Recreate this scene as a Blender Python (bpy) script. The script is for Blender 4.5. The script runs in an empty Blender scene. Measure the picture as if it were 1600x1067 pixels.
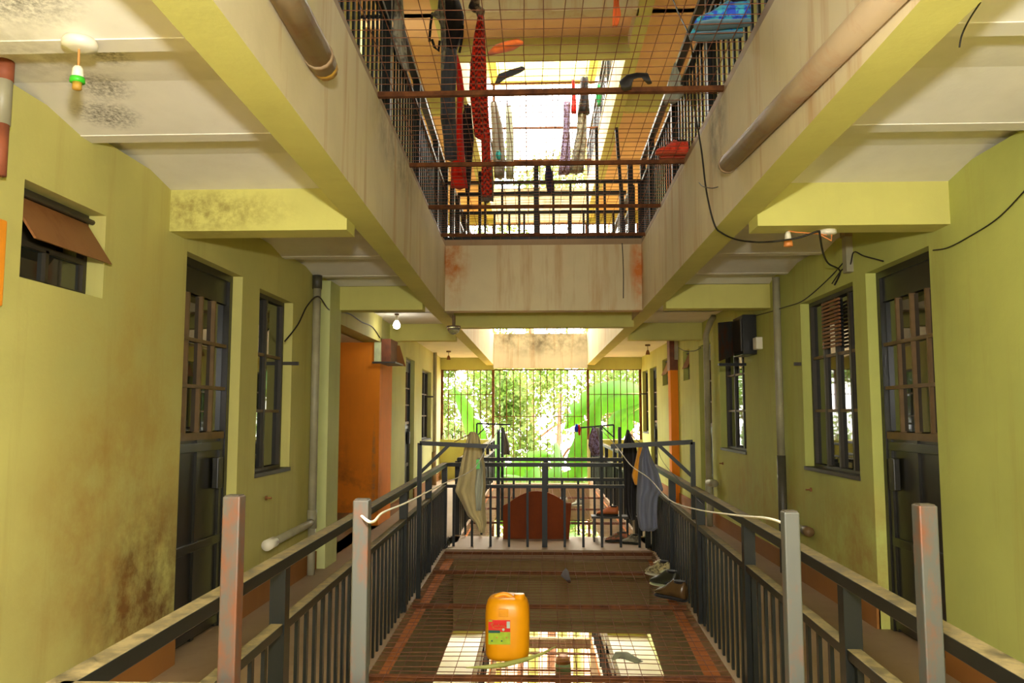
import bpy, math, random
from mathutils import Vector, Matrix
R = random.Random(7)
SC = bpy.context.scene
COL = SC.collection

# ------------------------------------------------------------------ camera
F, VX, VY = 1250.0, 850.0, 648.0
PITCH = math.atan((VY - 533.5) / F)
YAW = math.atan((VX - 800) / math.hypot(F, VY - 533.5))
CAM = Vector((0, 0, 1.5))
FW = Vector((-math.sin(YAW) * math.cos(PITCH), math.cos(YAW) * math.cos(PITCH), math.sin(PITCH)))
RT = Vector((math.cos(YAW), math.sin(YAW), 0))
UP = RT.cross(FW)
cd = bpy.data.cameras.new('camera')
cd.sensor_width = 36.0
cd.lens = F / 1600 * 36.0
cd.clip_start = 0.05
cd.clip_end = 400
cam = bpy.data.objects.new('camera', cd)
COL.objects.link(cam)
cam.location = CAM
cam.rotation_euler = (math.pi / 2 + PITCH, 0, YAW)
SC.camera = cam

# ------------------------------------------------------------------ world, flash, exposure
w = bpy.data.worlds.new('overcast_sky')
SC.world = w
w.use_nodes = True
wt = w.node_tree
bg = wt.nodes['Background']
bg.inputs[0].default_value = (1.0, 0.955, 0.87, 1)
tc = wt.nodes.new('ShaderNodeTexCoord')
sp = wt.nodes.new('ShaderNodeSeparateXYZ')
wt.links.new(tc.outputs['Generated'], sp.inputs[0])
mr = wt.nodes.new('ShaderNodeMapRange')       # standard overcast sky: zenith three times as bright as the horizon
mr.inputs[1].default_value = 0.0
mr.inputs[2].default_value = 1.0
mr.inputs[3].default_value = 11.0
mr.inputs[4].default_value = 36.0
wt.links.new(sp.outputs[2], mr.inputs[0])
wt.links.new(mr.outputs[0], bg.inputs[1])
ld = bpy.data.lights.new('camera_flash', 'POINT')
ld.energy = 480
ld.shadow_soft_size = 0.07
ld.color = (1.0, 0.975, 0.92)
flash = bpy.data.objects.new('camera_flash', ld)
COL.objects.link(flash)
flash.location = (-0.02, 0.05, 1.96)
vs = SC.view_settings
vs.view_transform = 'Standard'
vs.look = 'None'
vs.gamma = 1.0
vs.use_curve_mapping = False
vs.exposure = 0.05


def ray(px, py):
    return FW + RT * ((px - 800) / F) + UP * ((533.5 - py) / F)


def at(px, py, Y=None, z=None, X=None):
    r = ray(px, py)
    if Y is not None:
        t = (Y - CAM.y) / r.y
    elif z is not None:
        t = (z - CAM.z) / r.z
    else:
        t = (X - CAM.x) / r.x
    return CAM + r * t


# ------------------------------------------------------------------ materials
def lin(c):
    c = c / 255.0
    return c / 12.92 if c <= 0.04045 else ((c + 0.055) / 1.055) ** 2.4


def rgb(r, g, b):
    return (lin(r), lin(g), lin(b), 1.0)


class NT:
    def __init__(s, name):
        s.m = bpy.data.materials.new(name)
        s.m.use_nodes = True
        s.t = s.m.node_tree
        s.b = s.t.nodes['Principled BSDF']
        s.pos = s.n('ShaderNodeNewGeometry').outputs['Position']

    def n(s, typ, **kw):
        x = s.t.nodes.new(typ)
        for k, v in kw.items():
            setattr(x, k, v)
        return x

    def link(s, a, b):
        s.t.links.new(a, b)

    def val(s, sock, v):
        if hasattr(v, 'is_output') or hasattr(v, 'links'):
            s.link(v, sock)
        else:
            sock.default_value = v

    def scaled(s, sc):
        m = s.n('ShaderNodeMapping')
        m.inputs['Scale'].default_value = sc
        s.link(s.pos, m.inputs['Vector'])
        return m.outputs[0]

    def noise(s, scale, detail=4, rough=0.6, stretch=None):
        x = s.n('ShaderNodeTexNoise')
        x.inputs['Scale'].default_value = scale
        x.inputs['Detail'].default_value = detail
        x.inputs['Roughness'].default_value = rough
        s.link(s.scaled(stretch) if stretch else s.pos, x.inputs['Vector'])
        return x.outputs['Fac']

    def ramp(s, fac, a, b, ca=0.0, cb=1.0):
        x = s.n('ShaderNodeMapRange')
        x.inputs[1].default_value = a
        x.inputs[2].default_value = b
        x.inputs[3].default_value = ca
        x.inputs[4].default_value = cb
        s.link(fac, x.inputs[0])
        return x.outputs[0]

    def mix(s, fac, a, b, mode='MIX'):
        x = s.n('ShaderNodeMix', data_type='RGBA', blend_type=mode)
        s.val(x.inputs[0], fac)
        s.val(x.inputs[6], a)
        s.val(x.inputs[7], b)
        return x.outputs[2]

    def math(s, op, a, b):
        x = s.n('ShaderNodeMath', operation=op)
        s.val(x.inputs[0], a)
        s.val(x.inputs[1], b)
        x.use_clamp = True
        return x.outputs[0]

    def blob(s, c, r):
        """1 at the point c, falling to 0 at the radii r"""
        m = s.n('ShaderNodeMapping', vector_type='TEXTURE')
        m.inputs['Location'].default_value = c
        m.inputs['Scale'].default_value = r
        s.link(s.pos, m.inputs['Vector'])
        g = s.n('ShaderNodeTexGradient', gradient_type='SPHERICAL')
        s.link(m.outputs[0], g.inputs[0])
        return g.outputs['Fac']

    def bump(s, h, strength, dist=0.01):
        x = s.n('ShaderNodeBump')
        x.inputs['Strength'].default_value = strength
        x.inputs['Distance'].default_value = dist
        s.link(h, x.inputs['Height'])
        s.link(x.outputs[0], s.b.inputs['Normal'])

    def done(s, col, rough=0.7, metal=0.0, spec=0.5):
        s.val(s.b.inputs['Base Color'], col)
        s.val(s.b.inputs['Roughness'], rough)
        s.b.inputs['Metallic'].default_value = metal
        s.b.inputs['Specular IOR Level'].default_value = spec
        return s.m


MATS = {}


def plain(name, c, rough=0.6, metal=0.0, var=0.12, scale=9.0, spec=0.5, bump=0.0):
    if name in MATS:
        return MATS[name]
    t = NT(name)
    n = t.noise(scale)
    dark = tuple(x * (1 - var * 2) for x in c[:3]) + (1,)
    lite = tuple(min(1, x * (1 + var)) for x in c[:3]) + (1,)
    col = t.mix(t.ramp(n, 0.3, 0.7), dark, lite)
    if bump:
        t.bump(n, bump)
    MATS[name] = t.done(col, rough, metal, spec)
    return MATS[name]


def paint(name, c, dirt=rgb(150, 105, 45), streak=0.3, stains=(), rough=0.75, chips=0.0, spec=0.3):
    t = NT(name)
    big = t.noise(0.8, 5)
    fine = t.noise(30, 4)
    st = t.noise(1.0, 5, 0.65, (7, 7, 0.6))
    hi = tuple(min(1, x * 1.08) for x in c[:3]) + (1,)
    lo = tuple(x * 0.82 for x in c[:3]) + (1,)
    col = t.mix(t.ramp(big, 0.3, 0.7), lo, hi)
    col = t.mix(t.math('MULTIPLY', t.ramp(st, 0.52, 0.8), streak), col, dirt)
    for (p, r, cc, amt, nsc) in stains:
        bl = t.blob(p, r)
        k = t.math('MULTIPLY', t.ramp(bl, 0.0, 0.6), t.ramp(t.noise(nsc, 6, 0.7), 0.38, 0.62))
        col = t.mix(t.math('MULTIPLY', k, amt), col, cc)
    if chips:
        col = t.mix(t.math('MULTIPLY', t.ramp(t.noise(2.6, 8, 0.7), 0.66, 0.7), chips), col, rgb(120, 108, 88))
    t.bump(t.mix(0.5, fine, t.noise(8, 5)), 0.35, 0.006)
    MATS[name] = t.done(col, rough, 0, spec)
    return MATS[name]


BROWN = rgb(112, 62, 18)
lime_left = paint('lime_paint_left', rgb(200, 192, 112), stains=[
    ((-2.25, 4.55, 0.45), (0.5, 0.75, 0.75), rgb(95, 48, 14), 0.9, 3.0),
    ((-2.25, 4.2, 0.9), (0.6, 1.0, 0.9), rgb(160, 105, 40), 0.55, 2.0),
    ((-2.25, 4.4, 1.5), (0.6, 1.1, 1.2), rgb(165, 130, 55), 0.5, 1.6)])
lime_right = paint('lime_paint_right', rgb(190, 194, 104), stains=[
    ((2.35, 6.3, 0.5), (0.5, 1.2, 0.6), rgb(165, 115, 50), 0.6, 2.5),
    ((2.35, 8.6, 0.6), (0.5, 2.0, 0.6), rgb(180, 125, 60), 0.5, 2.0)])
lime_far = paint('lime_paint_far', rgb(206, 210, 142), streak=0.15)
lime_beam = paint('lime_paint_beam', rgb(206, 200, 112), streak=0.12, stains=[
    ((-2.1, 4.65, 2.72), (0.7, 0.4, 0.16), rgb(120, 95, 40), 0.6, 14.0)])
cream_ceiling = paint('cream_ceiling', rgb(236, 231, 216), dirt=rgb(205, 190, 155), streak=0.15, stains=[
    ((-1.78, 2.42, 2.85), (0.30, 0.26, 0.3), rgb(95, 86, 66), 0.8, 45.0),
    ((-1.74, 2.98, 2.85), (0.12, 0.16, 0.3), rgb(90, 82, 62), 0.8, 55.0),
    ((-1.92, 3.28, 2.85), (0.16, 0.14, 0.3), rgb(90, 82, 62), 0.85, 55.0),
    ((-2.02, 3.52, 2.82), (0.18, 0.15, 0.3), rgb(90, 82, 62), 0.85, 55.0),
    ((-2.0, 2.95, 2.85), (0.35, 0.45, 0.3), rgb(170, 162, 135), 0.6, 9.0)])
warm_light_ceiling = paint('warm_light_ceiling', rgb(238, 192, 138), dirt=rgb(200, 150, 95), streak=0.2)  # peach tone is warm light put into the ceiling colour
cream_beam = paint('cream_concrete', rgb(218, 202, 160), dirt=rgb(178, 118, 55), streak=0.75, stains=[
    ((-1.05, 9, 3.35), (0.25, 0.3, 0.7), rgb(190, 110, 30), 0.9, 4.0),
    ((1.08, 9, 3.2), (0.12, 0.3, 0.8), rgb(205, 110, 25), 0.9, 3.0),
    ((-0.98, 5.5, 3.35), (0.3, 1.2, 0.35), rgb(90, 80, 62), 0.6, 4.0),
    ((1.09, 4.9, 3.3), (0.3, 0.35, 0.4), rgb(125, 115, 95), 0.8, 5.0),
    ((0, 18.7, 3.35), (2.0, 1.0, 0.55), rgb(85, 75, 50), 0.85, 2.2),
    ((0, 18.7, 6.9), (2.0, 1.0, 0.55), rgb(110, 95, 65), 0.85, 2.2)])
cement_wall = paint('brown_cement', rgb(132, 114, 74), dirt=rgb(105, 72, 34), streak=0.5, rough=0.85)
earth_ledge = paint('rusty_earth_ledge', rgb(178, 104, 40), dirt=rgb(120, 62, 22), streak=0.5, rough=0.9)
floor_mat = paint('screed_floor', rgb(158, 132, 98), dirt=rgb(120, 85, 50), streak=0.3, rough=0.6, spec=0.4)
white_floor = paint('pale_floor', rgb(222, 212, 190), dirt=rgb(200, 180, 150), streak=0.2, rough=0.5)
orange_paint = paint('orange_paint', rgb(242, 142, 30), dirt=rgb(150, 75, 15), streak=0.25, stains=[
    ((-3.2, 11, 0.95), (0.6, 0.4, 0.45), rgb(105, 75, 42), 0.95, 3.5),
    ((-3.0, 11, 0.45), (1.2, 0.4, 0.5), rgb(100, 62, 28), 1.0, 1.4),
    ((-2.33, 11, 0.75), (0.035, 0.4, 0.8), rgb(135, 112, 80), 0.7, 9.0)])
plinth_mat = paint('brown_plinth', rgb(150, 98, 42), streak=0.5)
stair_mat = paint('stair_cement', rgb(150, 122, 86), streak=0.4)


def metal_dusty(name, c, dust, amt=0.85):
    t = NT(name)
    g = t.n('ShaderNodeNewGeometry')
    sx = t.n('ShaderNodeSeparateXYZ')
    t.link(g.outputs['Normal'], sx.inputs[0])
    topn = t.ramp(sx.outputs[2], 0.6, 0.95)
    nz = t.noise(14, 6, 0.7)
    k = t.math('MULTIPLY', t.math('MULTIPLY', topn, t.ramp(nz, 0.25, 0.6)), amt)
    lo = tuple(x * 0.7 for x in c[:3]) + (1,)
    col = t.mix(t.ramp(t.noise(5), 0.3, 0.7), lo, c)
    col = t.mix(k, col, dust)
    rough = t.ramp(k, 0, 1, 0.42, 0.9)
    t.b.inputs['Metallic'].default_value = 0.0
    MATS[name] = t.done(col, rough, 0.0, 0.3)
    return MATS[name]


rail_mat = metal_dusty('dark_green_black_steel', rgb(22, 25, 21), rgb(150, 132, 88))
galv = NT('galvanised_rusty_tube')
galv_n = galv.ramp(galv.noise(9, 6, 0.7, (1, 1, 0.45)), 0.46, 0.6)
galv_mat = galv.done(galv.mix(galv_n, rgb(66, 66, 58), rgb(92, 54, 30)), 0.5, 0.3)
rust = NT('rusty_steel')
rust_mat = rust.done(rust.mix(rust.ramp(rust.noise(12, 6), 0.3, 0.7), rgb(74, 42, 22), rgb(128, 76, 38)), 0.85, 0.0, 0.3)
wire_mat = plain('rusty_wire', rgb(122, 74, 46), 0.8)
black_door = plain('black_door_steel', rgb(34, 32, 24), 0.32, var=0.2, scale=2)
frame_brown = plain('brown_glazing_bar', rgb(112, 86, 52), 0.55)
frame_dark = plain('dark_window_steel', rgb(56, 48, 34), 0.5)
flap_mat = paint('rusty_flap', rgb(140, 92, 52), dirt=rgb(100, 52, 24), streak=0.8, rough=0.55)
pvc_mat = plain('grey_pvc', rgb(165, 158, 128), 0.45, var=0.15, scale=3)
pvc_black = plain('black_pvc', rgb(70, 66, 52), 0.5)
pipe_paint = paint('stained_pipe', rgb(158, 136, 102), dirt=rgb(140, 84, 50), streak=0.6, rough=0.6)
pipe_cap = plain('mustard_pipe_cap', rgb(185, 140, 50), 0.6)
g = NT('dark_glass')
g.b.inputs['IOR'].default_value = 2.0
glass_mat = g.done((0.014, 0.016, 0.011, 1), 0.025, 0.0, 0.5)
white_plastic = plain('white_plastic', rgb(235, 228, 205), 0.35, var=0.04)
green_plastic = plain('green_plastic', rgb(60, 190, 40), 0.4, var=0.04)
orange_wire = plain('orange_flex', rgb(225, 140, 70), 0.5, var=0.04)
black_cable = plain('black_cable', rgb(34, 28, 22), 0.6)
rope_mat = plain('white_rope', rgb(225, 220, 205), 0.9, var=0.08, scale=60)
can_mat = plain('yellow_jerrycan', rgb(250, 166, 12), 0.35, var=0.05, scale=3)
wood_board = plain('brown_board', rgb(128, 56, 10), 0.7, var=0.12, scale=4, spec=.2)
bulb = NT('lit_bulb')
bulb.b.inputs['Emission Color'].default_value = (1, 0.95, 0.85, 1)
bulb.b.inputs['Emission Strength'].default_value = 14
lit_bulb = bulb.done(rgb(255, 250, 240), 0.4)
clear = NT('clear_dome')
clear.b.inputs['Transmission Weight'].default_value = 0.85
clear_mat = clear.done(rgb(225, 228, 205), 0.1)


def fabric(name, c, c2=None, scale=0, rough=0.95, check=False):
    t = NT(name)
    folds = t.noise(24, 3, 0.5, (1, 1, 0.25))
    lo = tuple(x * 0.78 for x in c[:3]) + (1,)
    col = t.mix(t.ramp(folds, 0.3, 0.7), lo, c)
    if check:
        ch = t.n('ShaderNodeTexChecker')
        ch.inputs['Scale'].default_value = scale
        t.link(t.scaled((1, 0.35, 1)), ch.inputs[0])
        col = t.mix(t.math('MULTIPLY', ch.outputs['Fac'], t.ramp(t.noise(9), 0.3, 0.5)), col, c2)
    elif c2:
        col = t.mix(t.ramp(t.noise(scale, 3), 0.46, 0.56), col, c2)
    t.bump(t.noise(120, 2), 0.2, 0.002)
    t.b.inputs['Sheen Weight'].default_value = 0.15
    MATS[name] = t.done(col, rough, 0, 0.2)
    return MATS[name]


def leafmat(name, c, c2, trans=0.4):
    t = NT(name)
    n = t.noise(1.4, 4)
    col = t.mix(t.ramp(n, 0.35, 0.65), c, c2)
    t.done(col, 0.45, 0, 0.4)
    tr = t.n('ShaderNodeBsdfTranslucent')
    t.link(col, tr.inputs[0])
    mx = t.n('ShaderNodeMixShader')
    mx.inputs[0].default_value = trans
    t.link(t.b.outputs[0], mx.inputs[1])
    t.link(tr.outputs[0], mx.inputs[2])
    t.link(mx.outputs[0], t.t.nodes['Material Output'].inputs[0])
    MATS[name] = t.m
    return t.m


banana_mat = leafmat('banana_leaf', rgb(44, 88, 2), rgb(64, 112, 8))
midrib_mat = plain('pale_midrib', rgb(150, 165, 70), 0.5)
banana_stem_mat = plain('banana_stem', rgb(150, 150, 70), 0.6, var=0.2, scale=3)
tree_leaf_mat = leafmat('tree_leaf', rgb(84, 115, 34), rgb(118, 135, 70), 0.5)
bark_mat = plain('tree_bark', rgb(120, 92, 64), 0.9, var=0.2, scale=6)
soil_mat = paint('red_soil', rgb(150, 105, 66), streak=0.2)


# ------------------------------------------------------------------ mesh helpers
class MB:
    def __init__(s):
        s.v, s.f, s.mi = [], [], []

    def add(s, vs, fs, m=0):
        k = len(s.v)
        s.v += [tuple(p) for p in vs]
        s.f += [tuple(i + k for i in q) for q in fs]
        s.mi += [m] * len(fs)
        return s

    def hexa(s, p, m=0):
        return s.add(p, [(0, 3, 2, 1), (4, 5, 6, 7), (0, 1, 5, 4), (1, 2, 6, 5), (2, 3, 7, 6), (3, 0, 4, 7)], m)

    def box(s, x0, y0, z0, x1, y1, z1, m=0):
        return s.hexa([(x0, y0, z0), (x1, y0, z0), (x1, y1, z0), (x0, y1, z0),
                       (x0, y0, z1), (x1, y0, z1), (x1, y1, z1), (x0, y1, z1)], m)

    def bar(s, a, b, wd, ht, up=(0, 0, 1), m=0):
        a, b = Vector(a), Vector(b)
        d = (b - a).normalized()
        u = Vector(up)
        if abs(d.dot(u)) > 0.99:
            u = Vector((0, 1, 0))
        sd = d.cross(u).normalized()
        u = sd.cross(d).normalized()
        p = []
        for q in (a, b):
            p += [q - sd * wd / 2 - u * ht / 2, q + sd * wd / 2 - u * ht / 2,
                  q + sd * wd / 2 + u * ht / 2, q - sd * wd / 2 + u * ht / 2]
        return s.hexa(p, m)

    def loft(s, rings, cap=True, m=0):
        n = len(rings[0])
        vs = [p for r in rings for p in r]
        fs = []
        for i in range(len(rings) - 1):
            for j in range(n):
                k = (j + 1) % n
                fs.append((i * n + j, i * n + k, (i + 1) * n + k, (i + 1) * n + j))
        if cap:
            fs.append(tuple(range(n - 1, -1, -1)))
            fs.append(tuple((len(rings) - 1) * n + j for j in range(n)))
        return s.add(vs, fs, m)

    def tube(s, pts, r, n=8, cap=True, m=0):
        pts = [Vector(p) for p in pts]
        rs = r if isinstance(r, (list, tuple)) else [r] * len(pts)
        rings = []
        prev = None
        for i, p in enumerate(pts):
            d = (pts[min(i + 1, len(pts) - 1)] - pts[max(i - 1, 0)])
            if d.length < 1e-7:
                d = Vector((0, 0, 1))
            d.normalize()
            if prev is None:
                u = Vector((0, 0, 1)) if abs(d.z) < 0.9 else Vector((1, 0, 0))
            else:
                u = prev
            sd = d.cross(u)
            if sd.length < 1e-5:
                sd = d.cross(Vector((0.3, 0.8, 0.5)))
            sd.normalize()
            u = sd.cross(d).normalized()
            prev = u
            rings.append([p + (sd * math.cos(2 * math.pi * j / n) + u * math.sin(2 * math.pi * j / n)) * rs[i] for j in range(n)])
        return s.loft(rings, cap, m)

    def lathe(s, prof, c=(0, 0, 0), n=16, m=0):
        c = Vector(c)
        rings = [[c + Vector((r * math.cos(2 * math.pi * j / n), r * math.sin(2 * math.pi * j / n), z)) for j in range(n)] for r, z in prof]
        return s.loft(rings, True, m)

    def prism(s, outline, depth_vec, m=0):
        n = len(outline)
        d = Vector(depth_vec)
        vs = [Vector(p) for p in outline] + [Vector(p) + d for p in outline]
        fs = [tuple(range(n - 1, -1, -1)), tuple(range(n, 2 * n))]
        for j in range(n):
            k = (j + 1) % n
            fs.append((j, k, n + k, n + j))
        return s.add(vs, fs, m)

    def mesh(s, name, mats, smooth=False):
        me = bpy.data.meshes.new(name)
        me.from_pydata(s.v, [], s.f)
        for mt in (mats if isinstance(mats, (list, tuple)) else [mats]):
            me.materials.append(mt)
        me.polygons.foreach_set('material_index', s.mi)
        if smooth:
            me.polygons.foreach_set('use_smooth', [True] * len(s.f))
        me.update()
        import bmesh
        b = bmesh.new()
        b.from_mesh(me)
        bmesh.ops.recalc_face_normals(b, faces=b.faces)
        b.to_mesh(me)
        b.free()
        return me

    def build(s, name, mats, parent=None, smooth=False, bevel=0.0):
        return put(name, s.mesh(name, mats, smooth), parent, bevel)


def put(name, me, parent=None, bevel=0.0, loc=None, rot=None):
    o = bpy.data.objects.new(name, me)
    COL.objects.link(o)
    if loc is not None:
        o.location = loc
    if rot is not None:
        o.rotation_euler = rot
    if parent is not None:
        o.parent = parent
        o.matrix_parent_inverse = Matrix.Translation(-world_loc(parent))
    if bevel:
        b = o.modifiers.new('bevel', 'BEVEL')
        b.width = bevel
        b.segments = 2
        b.limit_method = 'ANGLE'
    return o


def world_loc(o):
    v = Vector((0, 0, 0))
    # parts are built in world coordinates; only things (Empties) carry an offset
    if o.type == 'EMPTY':
        v = Vector(o.location)
    return v


def tag(o, label, cat, group=None, kind=None):
    o['label'] = label
    o['category'] = cat
    if group:
        o['group'] = group
    if kind:
        o['kind'] = kind
    return o


def thing(name, label, cat, loc=(0, 0, 0), group=None, kind=None):
    o = bpy.data.objects.new(name, None)
    o.empty_display_size = 0.1
    COL.objects.link(o)
    o.location = loc
    return tag(o, label, cat, group, kind)


def struct(name, mb, mats, label, cat, smooth=False, bevel=0.0):
    o = mb.build(name, mats, None, smooth, bevel)
    return tag(o, label, cat, None, 'structure')


# ------------------------------------------------------------------ layout of the building
H = 3.52
NEAR, B0, B1, END = 1.62, 8.95, 10.12, 19.1
BACK = -12.0  # unseen length behind the camera, extended to cut light from the open end
CEIL = 2.85


def lerp(a, b, t):
    return a + (b - a) * t


def xl(k, Y):                   # inner face of the long beam on one side of the opening
    if Y > 9:
        return -1.12 - 0.0064 * (Y - 9) if k > 0 else -1.0 - 0.012 * (Y - 9)
    return -(0.875 + 0.0275 * Y) if k > 0 else -0.93 - 0.0065 * Y


def xr(k, Y):
    if Y > 9:
        return 1.105 - 0.0085 * (Y - 9) if k > 0 else 1.14 - 0.010 * (Y - 9)
    return 1.06 + 0.005 * Y if k > 0 else 0.775 + 0.038 * Y


def rl(k, Y):                   # line of the railing
    if k > 0 or Y > 9.6:
        return xl(k, Y) - 0.06
    return -0.97 - 0.019 * Y


def rr(k, Y):
    if k > 0 or Y > 9.6:
        return xr(k, Y) + 0.06
    return 0.985 + 0.026 * Y


def wl(s):
    return -2.25 if s < 9.5 else -2.28 - 0.0212 * (s - 11)


def wr(s):
    return 2.355 - 0.004 * (s - 5)


def mapL(s, d, z):
    return (wl(s) - d, s, z)


def mapR(s, d, z):
    return (wr(s) + d, s, z)


def sbox(mb, mp, s0, d0, z0, s1, d1, z1, m=0):
    return mb.hexa([mp(s0, d0, z0), mp(s1, d0, z0), mp(s1, d1, z0), mp(s0, d1, z0),
                    mp(s0, d0, z1), mp(s1, d0, z1), mp(s1, d1, z1), mp(s0, d1, z1)], m)


def wall_mesh(mp, s0, s1, z0, z1, holes, t=0.22):
    holes = [(h[0], h[1], z0 if abs(h[2]) < 1e-6 else h[2], h[3]) for h in holes]
    ss = sorted({s0, s1} | {h[0] for h in holes} | {h[1] for h in holes})
    zs = sorted({z0, z1} | {h[2] for h in holes} | {h[3] for h in holes})
    vid, vs, fs = {}, [], []

    def V(s, d, z):
        k = (round(s, 4), round(d, 4), round(z, 4))
        if k not in vid:
            vid[k] = len(vs)
            vs.append(mp(s, d, z))
        return vid[k]

    def solid(i, j):
        if i < 0 or j < 0 or i >= len(ss) - 1 or j >= len(zs) - 1:
            return False
        sm, zm = (ss[i] + ss[i + 1]) / 2, (zs[j] + zs[j + 1]) / 2
        return not any(h[0] < sm < h[1] and h[2] < zm < h[3] for h in holes)
    for i in range(len(ss) - 1):
        for j in range(len(zs) - 1):
            if not solid(i, j):
                continue
            a, b, c, d = ss[i], ss[i + 1], zs[j], zs[j + 1]
            fs.append((V(a, 0, c), V(b, 0, c), V(b, 0, d), V(a, 0, d)))
            fs.append((V(a, t, c), V(a, t, d), V(b, t, d), V(b, t, c)))
            if not solid(i - 1, j):
                fs.append((V(a, 0, c), V(a, 0, d), V(a, t, d), V(a, t, c)))
            if not solid(i + 1, j):
                fs.append((V(b, 0, c), V(b, t, c), V(b, t, d), V(b, 0, d)))
            if not solid(i, j - 1):
                fs.append((V(a, 0, c), V(a, t, c), V(b, t, c), V(b, 0, c)))
            if not solid(i, j + 1):
                fs.append((V(a, 0, d), V(b, 0, d), V(b, t, d), V(a, t, d)))
    mb = MB()
    mb.add(vs, fs)
    return mb


LEVEL = {-1: 'lower storey', 0: 'walked storey', 1: 'storey above', 2: 'top storey'}
TOPC = H * 2 + CEIL + 0.6


def side_strip(k, side, y0, y1, step=1.0):
    """points along one side of the opening, from y0 to y1"""
    n = max(1, int(round((y1 - y0) / step)))
    return [lerp(y0, y1, i / n) for i in range(n + 1)]


RIBS = [0.68, 1.7, 2.72, 3.7, 4.65, 5.7, 6.7, 7.66, 8.3]


def slab(k, side, z0, z1, mat_list, name, label, cat, openings):
    """walkway slab between wall and opening"""
    mb = MB()
    mp = wl if side < 0 else wr
    edge = (lambda y: rl(k, y) + 0.035) if side < 0 else (lambda y: rr(k, y) - 0.035)
    ys = sorted({BACK, NEAR, B0 + .15, B1, END, 9.0, 9.61, 9.49} | {5.0, 11.0, 15.0})
    sub = []
    prof = []
    if cat == 'ceiling' and k in (1, 2):
        rb = RIBS
        for p, q in zip(rb[:-1], rb[1:]):
            prof += [(p + .10, .085), (p + .10 + (q - p - .1) * .5, .08), (q, .004)]
        ys = sorted(set(ys) | {y for y, _ in prof})

    def zb(y):
        if not prof or y < prof[0][0] or y > prof[-1][0]:
            return z0
        for (ya, va), (yb, vb) in zip(prof[:-1], prof[1:]):
            if ya <= y <= yb:
                return z0 + lerp(va, vb, (y - ya) / max(1e-6, yb - ya))
        return z0
    for a, b in zip(ys[:-1], ys[1:]):
        ea, eb = edge(a + 1e-4), edge(b - 1e-4)
        za, zc = zb(a + 1e-4), zb(b - 1e-4)
        wa, wb = mp(a + 1e-4) + (-.2 if side < 0 else .2), mp(b - 1e-4) + (-.2 if side < 0 else .2)
        mb.hexa([(wa, a, za), (ea, a, za), (eb, b, zc), (wb, b, zc), (wa, a, z1), (ea, a, z1), (eb, b, z1), (wb, b, z1)])
    return struct(name, mb, mat_list, label, cat)


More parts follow.
